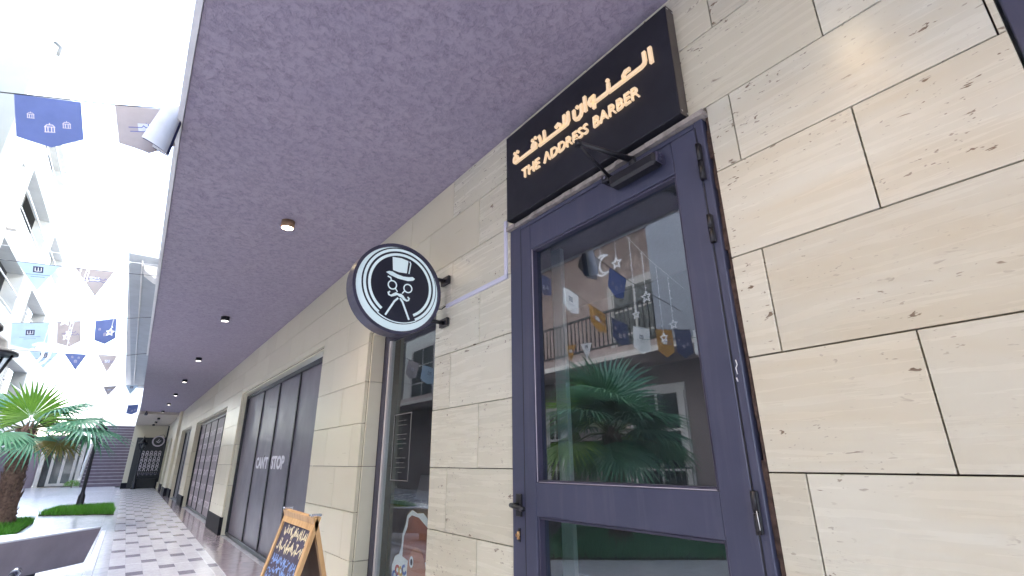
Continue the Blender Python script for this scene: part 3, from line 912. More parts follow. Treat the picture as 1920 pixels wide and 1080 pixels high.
for pts in ([(.027, -.054), (.005, -.077), (-.046, -.171)], [(.039, -.052), (.057, -.074), (.106, -.178)]):
    p = q(pts); ribbon(b, p, .0115, fmap, .0025, .004, caps=False)
b.build('razor', M['lightbox'], rs)
for z in (2.272, 1.985):
    m = MB(); m.tube([(.235 if z > 2.1 else .235, 0, z-2.14), (.340, 0, z-2.14)], .0125, 10)
    m.bbox((.336, -.05, z-2.14-.028), (.357, .05, z-2.14+.028), .003)
    m.tube([(.335, -.035, z-2.14), (.331, -.035, z-2.14)], .007, 8); m.tube([(.335, .035, z-2.14), (.331, .035, z-2.14)], .007, 8)
    m.build('wall_arm', M['black'], rs)
m = MB(); m.tube([(.27, .0, -.04), (.30, .02, -.065), (.34, .03, -.055), (.352, .0, -.04)], .004, 6); m.build('wire', M['black'], rs)
# white cable duct from the round sign to the shop sign
cd = empty('cable_duct', (0, 2.03, 2.1), 'white plastic cable duct bending between the round sign and the door head', 'cable duct')
m = MB(); m.bbox((-.014, -.012, .0), (-.001, .012, .34), .003); m.build('upright_run', M['conduit'], cd)
m = MB(); m.hexa([(-.013, -.012, -.012), (-.001, -.012, -.012), (-.001, .66, -.017), (-.013, .66, -.017), (-.013, -.012, .012), (-.001, -.012, .012), (-.001, .66, .007), (-.013, .66, .007)]); m.build('level_run', M['conduit'], cd)

# ------------------------------------------------------------------ ceiling lights
def lamp_light(name, loc, e, col, size=R(110)):
    l = bpy.data.lights.new(name, 'SPOT'); l.energy = e; l.color = col; l.spot_size = size; l.spot_blend = .8; l.shadow_soft_size = .04
    o = bpy.data.objects.new(name, l); COL.objects.link(o); o.location = loc; return o
LIGHTS = [(-.80, .45), (-.79, 3.99), (-.762, 7.45), (-.729, 10.87), (-.692, 14.07), (-.663, 17.14), (-.652, 20.1), (-.655, 23.2)]
words = ['glowing warm', 'second nearest', 'third', 'fourth', 'fifth', 'sixth', 'seventh', 'eighth']
for i, (x, y) in enumerate(LIGHTS):
    zc = ZC
    lab = {0: 'bronze ceiling spotlight above the door side of the arcade, nearest of the row', 1: 'glowing bronze ceiling spotlight nearest in view on the purple stucco soffit'}.get(
        i, 'small black soffit spotlight, %s' % ['', '', 'first beyond the glowing bronze one', 'second beyond the glowing bronze one', 'third beyond the glowing bronze one', 'fourth beyond the glowing bronze one', 'fifth beyond the glowing bronze one', 'last of the row before the cream ceiling'][i])
    cl = empty('ceiling_light', (x, y, zc), lab, 'light', 'ceiling spotlights along the arcade')
    m = MB(); m.lathe([(.052, -.001), (.052, -.060), (.046, -.063), (.044, -.054)], (0, 0, 0), 20); m.build('housing', M['bronze'] if i < 2 else M['black'], cl)
    m = MB(); m.lathe([(.0425, -.060), (.0425, -.0535)], (0, 0, 0), 20); m.build('lens', M['bulb'] if i < 2 else M['bulb_white'], cl)
    if i < 2:
        lo = lamp_light('spotlight_beam', (0, 0, -.09), 4.0, (1, .70, .42)); lo.parent = cl
for i, (x, y) in enumerate([(-.66, 25.5), (-.65, 28.0), (-.66, 30.0)]):
    cl = empty('ceiling_light', (x, y, ZC-.10), 'tiny black spotlight on the far cream ceiling, %s' % ['nearest of three', 'middle of three', 'farthest of three'][i], 'light', 'spotlights on the far cream ceiling')
    m = MB(); m.lathe([(.052, -.001), (.052, -.075), (.046, -.078)], (0, 0, 0), 16); m.build('housing', M['black'], cl)
cam_ = empty('security_camera', (-1.15, 23.6, ZC-.003), 'small black camera hanging at the far edge of the purple soffit', 'camera')
m = MB(); m.bbox((-.05, -.12, -.16), (.05, .1, -.06), .012); m.build('camera_body', M['black'], cam_); m = MB(); m.tube([(0, 0, -.06), (0, 0, 0)], .02, 8); m.build('mount', M['black'], cam_)
m = MB(); m.tube([(0, -.12, -.11), (0, -.135, -.11)], .03, 10); m.build('camera_lens', M['frame2'], cam_)

# ------------------------------------------------------------------ chalk board
cb = empty('chalk_board', (-.60, 3.29, 0), 'pine framed folding chalk board with yellow and blue Arabic handwriting', 'chalk board')
H_, WD, SP = .868, .66, .24
def face(sgn):                                 # u along y (0..WD from near end), v up the slope, d outward
    n = Vector((sgn*H_, 0, SP)).normalized(); s = Vector((-sgn*SP, 0, H_)).normalized()
    o = Vector((sgn*SP, -WD/2, 0))
    return lambda u, v, d: tuple(o + Vector((0, u, 0)) + s*v + n*d)
LS = math.hypot(H_, SP)
for sgn, nm in ((-1, 'front_frame'), (1, 'back_frame')):
    fm = face(sgn); m = MB()
    def bar(u0, u1, v0, v1, d0=-.022, d1=0.0):
        m.hexa([fm(u0, v0, d0), fm(u1, v0, d0), fm(u1, v0, d1), fm(u0, v0, d1), fm(u0, v1, d0), fm(u1, v1, d0), fm(u1, v1, d1), fm(u0, v1, d1)])
    bar(0, .04, 0, LS); bar(WD-.04, WD, 0, LS); bar(.0405, WD-.0405, LS-.075, LS-.001); bar(.0405, WD-.0405, .12, .17)
    m.build(nm, M['wood'], cb)
    m = MB(); bar(.0402, WD-.0402, .171, LS-.0755, -.016, -.009)
    m.build('chalk_panel' if sgn < 0 else 'back_panel', plain('chalkboard slate', (.055, .045, .075), .6, var=.25, scale=12) if sgn < 0 else plain('brown hardboard', (.16, .085, .045), .7, var=.15), cb)
fm = face(-1)
def hand(u, v, d): return fm(WD-u, v, d-.0085)   # u from the far (left) edge
def scrib(rows, m, w):
    b = MB()
    for pts in rows: ribbon(b, pts, w, hand, .0, .0012)
    return b.build('chalk_writing', m, cb)
def chalk(name, c): return plain(name, c, .9, var=.3, scale=80)
ck_y, ck_b, ck_w = chalk('yellow chalk', (.62, .55, .36)), chalk('blue chalk', (.22, .34, .62)), chalk('white chalk', (.55, .58, .66))
T_ = LS
rr = random.Random(11)
def arab_line(v, n, amp):
    rows = []; u = WD-.07
    while u > .10:
        L = rr.uniform(.05, .10); pts = []; k = rr.randint(6, 9)
        for i in range(k):
            pts.append((u-L*i/(k-1)+rr.uniform(-.006, .006), v + rr.choice([0, 0, amp*.4, amp, amp*1.3, -amp*.5, -amp*.9])*rr.uniform(.7, 1.2)))
        rows.append(pts)
        if rr.random() < .7: uu = u-L*rr.random(); rows.append([(uu, v+amp*1.4), (uu-.006, v+amp*1.5)])
        if rr.random() < .5: rows.append([(u-L-.008, v-amp*.2), (u-L-.010, v+amp*1.5)])
        u -= L+.016
    return rows
scrib(sum([arab_line(T_-.125-.075*i, 4, .026) for i in range(2)], []), ck_y, .008)
scrib(sum([arab_line(T_-.275-.05*i, 4, .018) for i in range(4)], []), ck_b, .0065)
scrib(sum([arab_line(T_-.50-.05*i, 4, .018) for i in range(4)], []), ck_w, .006)
m = MB(); m.bbox((-.03, -WD/2+.02, H_-.004), (.03, -WD/2+.055, H_+.010), .003); m.bbox((-.03, WD/2-.055, H_-.004), (.03, WD/2-.02, H_+.010), .003); m.build('hinge', M['chrome'], cb)

# ------------------------------------------------------------------ bunting
class Flag:
    def __init__(s, L, Rr, h, dirn=(0, 0, -1), sway=.0, wave=.012, seed=0):
        s.L, s.R, s.h, s.dn = Vector(L), Vector(Rr), h, Vector(dirn).normalized()
        s.w = (s.R-s.L).length
        s.n = (s.R-s.L).cross(s.dn).normalized()
        s.wave, s.seed, s.sway = wave, seed, sway
    def __call__(s, u, v, d):                  # u 0..1 across, v 0..1 down
        p = s.L + (s.R-s.L)*u + s.dn*(s.h*v)
        k = s.wave*math.sin(3.1*u+2.2*v+s.seed) * v + s.sway*v*v
        return p + s.n*(k + d)
def flag_mesh(f, kind, n=8):
    vs, fs = [], []
    for side in (0, 1):
        for j in range(n+1):
            for i in range(n+1):
                v = j/n; u = i/n
                if kind == 'tri': uu = .5+(u-.5)*(1-v); vv = v
                else: uu = u; vv = v*(.80+.20*(1-abs(2*u-1)))
                vs.append(f(uu, vv, .0008*(1-2*side)))
    st = (n+1)*(n+1)
    for j in range(n):
        for i in range(n):
            a = j*(n+1)+i
            q1 = (a, a+1, a+n+2, a+n+1)
            fs.append(q1); fs.append(tuple(st+k for k in q1[::-1]))
    mb = MB(); mb.add(vs, fs, True); return mb
def print_on(f, design, asp, root_kind):
    """flat print on both faces; asp = width/height; u,v units mapped on the flag"""
    res = []
    dds = ((.0011, .0018), (-.0018, -.0011))
    def P(u, v, d): return f(u, v, d)
    def rib(b, pts, w):
        for a, c in dds:
            # local square units: scale u so that strokes keep width
            ribbon(b, [(p[0], p[1]/asp) for p in pts], w, lambda U, V, d: P(U, V*asp, d), a, c)
    cyv = .36 if root_kind == 'tri' else .45
    if design == 'lanterns':
        for (x, y, s) in ((.22, .36, .10), (.49, .58, .15), (.75, .50, .12)) if root_kind != 'tri' else ((.36, .18, .09), (.50, .42, .12), (.64, .2, .09)):
            b = MB()
            def loc(px, py): return (x+px*s, (y+py*s*asp))
            for pts in ([(-.5, .0), (.5, .0)], [(-.5, .0), (-.28, -.32), (.28, -.32), (.5, .0)], [(0, -.32), (0, -.55)], [(-.45, 0), (-.45, .75)], [(.45, 0), (.45, .75)], [(-.18, .05), (-.18, .75)], [(.18, .05), (.18, .75)], [(-.5, .78), (.5, .78)]):
                rib(b, [loc(*p) for p in pts], .012*(s/.12))
            res.append((b, 'lantern_print', M['print_pale']))
    elif design == 'greeting':
        b = MB(); y0 = cyv
        for a, c in dds: blob(b, [(.36, y0-.09), (.62, y0-.09), (.62, y0+.08), (.36, y0+.08)], lambda U, V, d: P(U, V, d), a*.9, c*.9)
        res.append((b, 'print_block', M['flag_white']))
        b = MB()
        dds2 = ((.0019, .0024), (-.0024, -.0019))
        def rib2(pts, w):
            for a, c in dds2: ribbon(b, [(p[0], p[1]/asp) for p in pts], w, lambda U, V, d: P(U, V*asp, d), a, c)
        for pts in ([(.80, y0-.02), (.77, y0-.06), (.74, y0), (.66, y0), (.62, y0-.05), (.58, y0), (.50, y0), (.46, y0-.04), (.43, y0), (.20, y0)], [(.55, y0-.08), (.55, y0)], [(.92, y0+.10), (.86, y0+.04), (.80, y0+.09), (.70, y0+.09), (.64, y0+.05), (.56, y0+.09), (.50, y0+.06), (.46, y0+.09), (.22, y0+.09)], [(.52, y0-.1), (.51, y0-.1)]):
            rib2(pts, .016)
        res.append((b, 'greeting_print', M['navy_print']))
    elif design == 'logo':
        b = MB(); y0 = cyv-.08 if root_kind != 'tri' else .22
        for a, c in dds: blob(b, [(.38, y0-.10*asp), (.62, y0-.10*asp), (.62, y0+.10*asp), (.38, y0+.10*asp)], lambda U, V, d: P(U, V, d), a, c)
        for (a0, a1, yy) in ((.22, .78, y0+.17*asp), (.34, .66, y0+.24*asp)):
            rib(b, [(a0, yy), (a1, yy)], .010)
        res.append((b, 'logo_print', M['navy']))
        b = MB()
        dds2 = ((.0019, .0024), (-.0024, -.0019))
        for pts in ([(.43, y0-.05*asp), (.43, y0+.05*asp), (.50, y0+.06*asp)], [(.50, y0-.06*asp), (.50, y0+.05*asp), (.57, y0+.05*asp), (.57, y0-.06*asp)]):
            for a, c in dds2: ribbon(b, [(p[0], p[1]/asp) for p in pts], .018, lambda U, V, d: P(U, V*asp, d), a, c)
        res.append((b, 'logo_mark', M['flag_white']))
    return res
M['navy_print'] = plain('blue ink', (.09, .11, .36), .7, var=.1)
DESIGN = {'blue': ('flag_blue', 'lanterns', 'backlit blue flag with three small lanterns'), 'tan': ('flag_tan', 'greeting', 'backlit beige flag with a blue Arabic greeting'),
          'pale': ('flag_pale', 'logo', 'backlit pale blue flag with a dark square logo'), 'white': ('flag_white', 'logo', 'white flag with a dark square logo'),
          'ochre': ('flag_ochre', 'greeting', 'ochre flag with Arabic greeting'), 'navy': ('flag_navy', 'lanterns', 'dark navy flag with small lanterns')}
def bunting(label, strpts, flags, r=.0035, lean=.0):
    """flags: (L, R, drop, kind, colour)"""
    o0 = Vector(strpts[0])
    root = empty('bunting', (0, 0, 0), label, 'bunting', 'strings of festive flags across the courtyard')
    m = MB(); m.tube(strpts, r, 6); m.build('string', M['black'], root)
    for i, (L, Rr, h, kind, colr) in enumerate(flags):
        f = Flag(L, Rr, h, (lean+.03*math.sin(i*2.3), .05*math.sin(i*1.9), -1), seed=i*1.7)
        mk, des, lab = DESIGN[colr]
        fo = flag_mesh(f, kind).build('flag', M[mk], root)
        fo['label'] = lab + (' on a pointed triangle' if kind == 'tri' else '')
        asp = f.w/h
        for b, nm, mm in print_on(f, des, asp, kind): b.build(nm, mm, fo)
    return root
b1 = bunting('nearest string of flags, blue lanterns beside beige greeting, tied to the overhang edge', [(-3.2, 3.1, 2.72), (-2.34, 3.1, 2.902), (-1.93, 3.1, 3.03), (-1.605, 3.1, 3.15)],
        [((-2.296, 3.1, 2.912), (-2.052, 3.1, 2.985), .285, 'ban', 'blue'), ((-1.918, 3.1, 3.031), (-1.675, 3.1, 3.118), .285, 'ban', 'tan')], lean=.27)
# the flag at the end of that string has curled up in the wind
m = MB(); nseg, vs, fs = 10, [], []
for j in range(7):
    v = j/6
    for i in range(nseg+1):
        a = R(-150+250*i/nseg)
        rad = .048 + .014*v
        c = Vector((-1.655+(-.045)*v, 3.02, 3.10-.29*v))
        vs.append(c + Vector((rad*math.cos(a)*1.1, rad*math.sin(a), rad*.35*math.sin(a)-.03*v*math.cos(a))))
for j in range(6):
    for i in range(nseg): fs.append((j*(nseg+1)+i, j*(nseg+1)+i+1, (j+1)*(nseg+1)+i+1, (j+1)*(nseg+1)+i))
m.add(vs, fs, True); fo = m.build('flag', M['flag_white'], b1); fo['label'] = 'pale flag curled into a roll at the end of the string'
b = MB(); b.add([Vector(p)+Vector((.006, .012, 0)) for p in vs], fs, True); b.build('flag_lining', M['flag_navy'], fo)
bunting('second string of flags, pale logo triangle beside beige triangle', [(-3.4, 7, 3.17), (-2.94, 7, 3.178), (-2.35, 7, 3.222), (-1.77, 7, 3.27), (-1.56, 7, 3.29)],
        [((-2.815, 7, 3.186), (-2.475, 7, 3.213), .30, 'tri', 'pale'), ((-2.345, 7, 3.222), (-2.005, 7, 3.247), .31, 'tri', 'tan')], lean=.18)
bunting('third string of flags with pale, beige and royal blue square banners', [(-3.6, 9, 2.89), (-3.14, 9, 2.905), (-2.66, 9, 2.985), (-2.0, 9, 3.145), (-1.53, 9, 3.25)],
        [((-3.035, 9, 2.922), (-2.68, 9, 2.982), .36, 'ban', 'pale'), ((-2.60, 9, 2.998), (-2.36, 9, 3.055), .36, 'ban', 'tan'), ((-2.205, 9, 3.085), (-1.975, 9, 3.15), .36, 'ban', 'blue')], lean=.18)
bunting('fourth string of flags, three triangles just above the palm', [(-3.9, 11, 2.885), (-3.41, 11, 2.888), (-2.7, 11, 2.90), (-1.9, 11, 2.94), (-1.5, 11, 3.04)],
        [((-3.08, 11, 2.898), (-2.71, 11, 2.905), .28, 'tri', 'pale'), ((-2.645, 11, 2.902), (-2.35, 11, 2.917), .28, 'tri', 'blue'), ((-2.205, 11, 2.922), (-1.935, 11, 2.94), .29, 'tri', 'tan')], lean=.18)
bunting('farthest string of small flags near the stairs', [(-3.2, 17, 3.03), (-2.3, 17, 3.07), (-1.8, 17, 3.15), (-1.42, 17, 3.18)],
        [((-2.31, 17, 3.072), (-2.02, 17, 3.11), .24, 'tri', 'tan'), ((-1.85, 17, 3.145), (-1.56, 17, 3.165), .24, 'tri', 'pale')])
bunting('low banner string far beside the overhang', [(-2.2, 17.4, 2.60), (-1.66, 17.4, 2.66), (-1.42, 17.4, 2.70)], [((-1.69, 17.4, 2.655), (-1.46, 17.4, 2.69), .26, 'ban', 'blue')])
# two strings that the door glass mirrors
pl = [(-4.5, 7.6, 5.1), (-4.5, 6.92, 4.62), (-4.5, 6.19, 4.10), (-4.5, 5.57, 3.58), (-4.5, 5.13, 3.27), (-4.5, 4.67, 3.05), (-4.5, 4.29, 2.95), (-4.5, 3.78, 2.84), (-4.5, 3.0, 2.84)]
def on(pl, y):
    for a, b_ in zip(pl, pl[1:]):
        if b_[1] <= y <= a[1]:
            t = (a[1]-y)/(a[1]-b_[1]); return tuple(a[i]+(b_[i]-a[i])*t for i in range(3))
fl = []
for y0, w, c in ((7.12, .38, 'navy'), (6.38, .38, 'white'), (5.76, .36, 'ochre'), (5.26, .32, 'navy'), (4.83, .30, 'white'), (4.42, .28, 'ochre'), (4.10, .26, 'navy'), (3.80, .24, 'white')):
    fl.append((on(pl, y0), on(pl, y0-w), .42, 'ban', c))
bunting('string of white, ochre and navy banners mirrored in the door glass', pl, fl)
pl2 = [(-4.5, 7.9, 3.22), (-4.5, 5.6, 3.02), (-4.5, 3.0, 2.60)]
bunting('string of small triangles mirrored low in the door glass', pl2, [(on(pl2, y0), on(pl2, y0-.28), .30, 'tri', c) for y0, c in ((7.30, 'white'), (6.40, 'ochre'), (6.02, 'white'))])

# ------------------------------------------------------------------ strings of fairy lights with stars and moons
def star2(cx, cy, r, k=.45):
    return [(cx + (r if i % 2 == 0 else r*k)*math.sin(math.pi*i/5), cy + (r if i % 2 == 0 else r*k)*math.cos(math.pi*i/5)) for i in range(10)]
def moon2(cx, cy, r):
    o = circ(cx, cy, r, 16, -125, 125); i_ = circ(cx-r*.45, cy, r*.86, 12, 105, -105)
    return o + i_
def fairy(label, wire, drops, ax):
    """drops: (point, length, kind, size); ax = unit vector along which shapes lie"""
    root = empty('fairy_lights', (0, 0, 0), label, 'fairy lights', 'strings of hanging stars and moons')
    m = MB(); m.tube(wire, .003, 5); m.build('wire', M['white'], root)
    ax = Vector(ax)
    nrm = ax.cross(Vector((0, 0, 1)))
    rr = random.Random(len(label))
    for p, l, kind, s in drops:
        p = Vector(p); m = MB()
        m.tube([p, p-Vector((0, 0, l))], .003, 5)
        k = 0
        while k < l:
            c = p-Vector((0, 0, k)); e = ax*rr.uniform(-.02, .02); m.tube([c, c+e+Vector((0, 0, -.012))], .005, 5); k += rr.uniform(.05, .1)
        d = m.build('drop', M['led_wire'], root)
        q0 = p-Vector((0, 0, l+s))
        mp = lambda u, v, dd: tuple(q0+ax*u+Vector((0, 0, v))+nrm*dd)
        b = MB()
        if kind == 'star': ribbon(b, star2(0, 0, s), s*.22, mp, -.006, .006, closed=True)
        else: ribbon(b, moon2(-s*.2, 0, s), s*.16, mp, -.006, .006, closed=True)
        b.build('star' if kind == 'star' else 'moon', M['led_wire'], d)
fairy('hanging star and moon lights high over the palm', [(-2.9, 6, 3.02), (-2.2, 6, 3.05), (-1.58, 6, 3.1)],
      [((-2.18, 6, 3.05), .60, 'star', .045), ((-2.14, 6, 3.05), .76, 'star', .032), ((-1.84, 6, 3.08), .70, 'star', .035), ((-2.28, 6, 3.04), .86, 'moon', .10), ((-2.12, 6, 3.05), 1.06, 'moon', .085)], (.85, -.5, 0))
wire = [(-3, 4.3, 4.0), (-3, 4.05, 3.98), (-3, 3.68, 3.9), (-3, 3.29, 3.36), (-3, 2.9, 2.9)]
fairy('crescent moon and star lights mirrored in the upper door glass', wire,
      [((-3, 4.06, 3.95), .27, 'moon', .14), ((-3, 3.80, 3.93), .36, 'star', .075), ((-3, 3.57, 3.76), .95, 'star', .05), ((-3, 3.40, 3.50), .50, 'star', .065), ((-3, 3.22, 3.26), .80, 'star', .05), ((-3, 3.08, 3.08), .50, 'star', .05)], (0, 1, 0))

# ------------------------------------------------------------------ palms
def frond_mesh(L, m, seed, spread=115, nb=34, droop=.35, split=.55):
    rr = random.Random(seed); vs, fs = [], []
    for k in range(nb):
        a = R(-spread + 2*spread*k/(nb-1) + rr.uniform(-1.2, 1.2))
        ln = L*(1-.28*(abs(a)/R(spread))**2)*rr.uniform(.92, 1.06)
        d = Vector((math.sin(a), math.cos(a), 0)); t = Vector((math.cos(a), -math.sin(a), 0))
        hw = L*split*R(2*spread/(nb-1))*.52
        b = len(vs); dr = droop*rr.uniform(.6, 1.4)
        for s_, w in ((.04, .05), (.3, .55), (split, 1.0), (.72, .62), (.88, .3), (1.0, .02)):
            c = d*(ln*s_) + Vector((0, 0, -dr*L*max(0, s_-.35)**2*1.3 + .10*L*math.cos(a*1.0)*s_*(1-s_)))
            fold = .35*hw*w*(1 if s_ > .1 else 0)
            vs += [c - t*hw*w + Vector((0, 0, fold*.6)), c + Vector((0, 0, -fold*.6)), c + t*hw*w + Vector((0, 0, fold*.6))]
        for i in range(5):
            q = b+3*i
            fs += [(q, q+1, q+4, q+3), (q+1, q+2, q+5, q+4)]
    me = bpy.data.meshes.new('frond'); me.from_pydata([tuple(v) for v in vs], [], fs); me.update(); me.materials.append(m)
    return me
def frame_from(dirv, upv, loc):
    y = Vector(dirv).normalized(); z = Vector(upv); z = (z - y*z.dot(y)).normalized(); x = y.cross(z)
    mt = Matrix((x, y, z)).transposed().to_4x4(); mt.translation = loc
    return mt
def palm(label, base, top, r0, r1, fronds, seed):
    """fronds: (azimuth deg from +x, elevation deg, petiole length, blade length, material, roll)"""
    rr = random.Random(seed)
    root = empty('palm_tree', base, label, 'palm tree', 'fan palms in the courtyard')
    b0 = Vector(base); axis = Vector(top)-b0; H = axis.length; ax = axis.normalized()
    m = MB(); n = 22
    m.tube([ax*(H*i/n) for i in range(n+1)], [(r0+(r1-r0)*min(1, i/n*1.1))*(1+.05*math.sin(i*2.4)) for i in range(n+1)], 14)
    m.build('trunk', M['bark'], root)
    m = MB()                                   # old leaf bases all round the trunk
    ux = ax.orthogonal().normalized(); uy = ax.cross(ux)
    for i in range(int(H*95)):
        t = rr.random(); a = rr.uniform(0, 2*math.pi); r = r0+(r1-r0)*t
        o = ax*(H*t) + (ux*math.cos(a)+uy*math.sin(a))*r*.97
        out_ = (ux*math.cos(a)+uy*math.sin(a)); sd_ = ax.cross(out_)
        l, w = rr.uniform(.06, .13), rr.uniform(.02, .04)
        tip = o + ax*l + out_*rr.uniform(.01, .045)
        m.add([o-sd_*w, o+sd_*w, o+out_*.02, tip-sd_*w*.3, tip+sd_*w*.3], [(0, 1, 4, 3), (0, 2, 3), (1, 4, 2), (2, 4, 3)])
    o = m.build('leaf_bases', M['bark'], root); tag(o, kind='stuff')
    cache = {}
    for i, (az, el, pl_, bl, mt, roll) in enumerate(fronds):
        key = (round(bl, 1), mt, i % 4)
        if key not in cache: cache[key] = frond_mesh(bl, M[mt], seed*50+i, spread=rr.uniform(95, 125), droop=rr.uniform(.25, .6))
        d = Vector((math.cos(R(az))*math.cos(R(el)), math.sin(R(az))*math.cos(R(el)), math.sin(R(el))))
        st = ax*(H-.02) + Vector((d.x, d.y, 0))*r1*.5
        sag = Vector((0, 0, -.10*pl_*math.cos(R(el))))
        e = st + d*pl_ + sag
        d2 = (d + Vector((0, 0, -.35*math.cos(R(el)))) ).normalized()
        upv = Vector((0, 0, 1)) if abs(d2.z) < .93 else Vector((-math.cos(R(az)), -math.sin(R(az)), .2))
        fo = link_mesh('frond', cache[key], None, root)
        mt4 = frame_from(d2, upv, e)
        mt4 = mt4 @ Matrix.Rotation(R(roll), 4, 'Y')
        fo.matrix_local = mt4
        pm = MB(); inv = mt4.inverted()
        pm.tube([inv @ st, inv @ (st+d*pl_*.5+Vector((0, 0, .03*pl_))), inv @ e], [.016, .012, .009], 6); pm.build('stalk', M['petiole'], fo)
    return root
fr1 = []
rr = random.Random(21)
# the big fans that show in the photograph, then the rest of the crown
fr1 += [(-83, 74, .22, .80, 'frond_young', 0), (-37, 36, .62, .75, 'frond', 10), (-41, 5, 1.10, .98, 'frond', 0), (-72, -18, .50, .80, 'frond', 0), (-120, -8, .45, .80, 'frond', -8),
        (140, 46, .7, .8, 'frond', -15), (150, 16, .8, .85, 'frond', 0), (-165, 2, .75, .85, 'frond', 8), (-50, -14, .85, .5, 'frond_dry', 10), (-43, 13, 1.02, .85, 'frond', 14), (-38, -1, 1.0, .8, 'frond', -10),
        (60, 26, .6, .75, 'frond', 0), (20, 10, .6, .75, 'frond', 10), (165, -22, .55, .75, 'frond', 0)]
palm('leaning fan palm with brown fibrous trunk at the left of the walkway', (-3.15, 14, 0), (-3.17, 14.02, 1.86), .205, .14, fr1, 4)
fr2 = []
for i in range(22):
    fr2.append((i*137.5 % 360, rr.choice([80, 66, 50, 38, 25, 10, -8]), rr.uniform(.35, .65), rr.uniform(.68, .85), 'frond_young' if i % 5 == 1 else 'frond', rr.uniform(-20, 20)))
fr2 += [(5, 55, .35, .72, 'frond_young', 0), (90, 20, .5, .7, 'frond', 0), (-80, 25, .5, .7, 'frond', 0), (60, -30, .35, .7, 'frond', 0), (120, -35, .3, .7, 'frond', 0), (0, -38, .3, .7, 'frond', 0), (-60, -32, .35, .75, 'frond', 0)]
palm('fan palm opposite the door, mirrored in the door glass', (-4.05, 5.0, 0), (-4.0, 5.0, 1.52), .15, .12, fr2, 9)

# ------------------------------------------------------------------ grass
def grass_patch(name, poly, n, seed, h=.13, mat=None):
    rr = random.Random(seed); b = MB()
    xs = [p[0] for p in poly]; ys = [p[1] for p in poly]
    def inside(x, y):
        r = False
        for i in range(len(poly)):
            (x1, y1), (x2, y2) = poly[i], poly[i-1]
            if (y1 > y) != (y2 > y) and x < (x2-x1)*(y-y1)/(y2-y1)+x1: r = not r
        return r
    k = 0
    while k < n:
        x, y = rr.uniform(min(xs), max(xs)), rr.uniform(min(ys), max(ys))
        if not inside(x, y): continue
        k += 1
        a = rr.uniform(0, 6.28); hh = h*rr.uniform(.5, 1.3); w = .008
        d = Vector((math.cos(a), math.sin(a), 0)); p = Vector((x, y, .0)); q_ = Vector((-d.y, d.x, 0))*hh*rr.uniform(.1, .6)
        b.add([p-d*w, p+d*w, p+q_+Vector((0, 0, hh))], [(0, 1, 2)])
    o = b.build(name, mat or M['grass']); tag(o, kind='stuff')
    s = MB(); s.prism([(p[0], p[1], .004) for p in poly], (0, 0, .012)); tag(s.build('soil', M['soil']), kind='structure')
grass_patch('grass', [(-1.44, 15.8), (-2.85, 16.7), (-2.6, 18.5), (-1.52, 18.7)], 11000, 1)
grass_patch('grass_patch', [(-2.75, 12.4), (-4.4, 12.4), (-4.4, 15.2), (-2.75, 15.0)], 16000, 2)
grass_patch('grass_bed', [(-2.2, 5.57), (-4.6, 3.54), (-6.3, 5.3), (-3.9, 7.6)], 12000, 3, .20, M['frond'])
# ------------------------------------------------------------------ planter bench, kerb and garden light
bn = empty('concrete_bench', (-1.56, 7.9, 0), 'pointed concrete bench with a pale top at the lower left', 'bench')
def rel(p): return (p[0]+1.56, p[1]-7.9, p[2])
top_ = [(-1.557, 7.92), (-2.28, 7.03), (-3.5, 5.55), (-4.2, 6.2), (-2.62, 7.62)]
bot_ = [(-1.640, 7.86), (-2.22, 7.17), (-3.42, 5.72), (-4.1, 6.3), (-2.6, 7.52)]
m = MB(); m.add([rel((*p, .438)) for p in top_] + [rel((*p, .10)) for p in bot_], [(0, 1, 2, 3, 4), (9, 8, 7, 6, 5)] + [(i, i+5, (i+1) % 5+5, (i+1) % 5) for i in range(5)])
m.build('bench_body', M['concrete'], bn)
m = MB(); m.prism([rel((*p, .4385)) for p in top_], (0, 0, .016)); m.build('seat', M['concrete_top'], bn)
m = MB(); m.prism([rel((*p, 0)) for p in [(-2.0, 7.5), (-3.3, 6.0), (-3.9, 6.35), (-2.6, 7.45)]], (0, 0, .099)); m.build('foot', M['black'], bn)
kb = empty('planter_kerb', (-1.55, 9, 0), 'white marble kerb running along the walkway edge by the bench', 'kerb'); 
m = MB(); m.hexa([(-.085, -3.2, -.01), (.0, -3.2, -.01), (.04, 3.2, -.01), (-.02, 3.2, -.01), (-.085, -3.2, .012), (.0, -3.2, .012), (.04, 3.2, .012), (-.02, 3.2, .012)]); m.build('kerb_stone', M['kerb'], kb)
gl = empty('garden_spotlight', (-2.1, 6.55, 0), 'chrome headed garden spotlight on a dark bent pipe before the bench', 'light')
m = MB(); m.tube([(-.02, -.62, 0), (-.02, -.50, .12), (.0, -.12, .22), (.01, .04, .225)], .016, 8); m.build('pipe', M['black'], gl)
m = MB(); m.tube([(.01, .03, .225), (.014, .12, .225)], [.026, .030], 12); m.build('lamp_head', M['frame2'], gl)
m = MB(); m.tube([(.014, .12, .225), (.018, .19, .225)], [.034, .040], 14); m.build('lamp_rim', M['chrome'], gl)

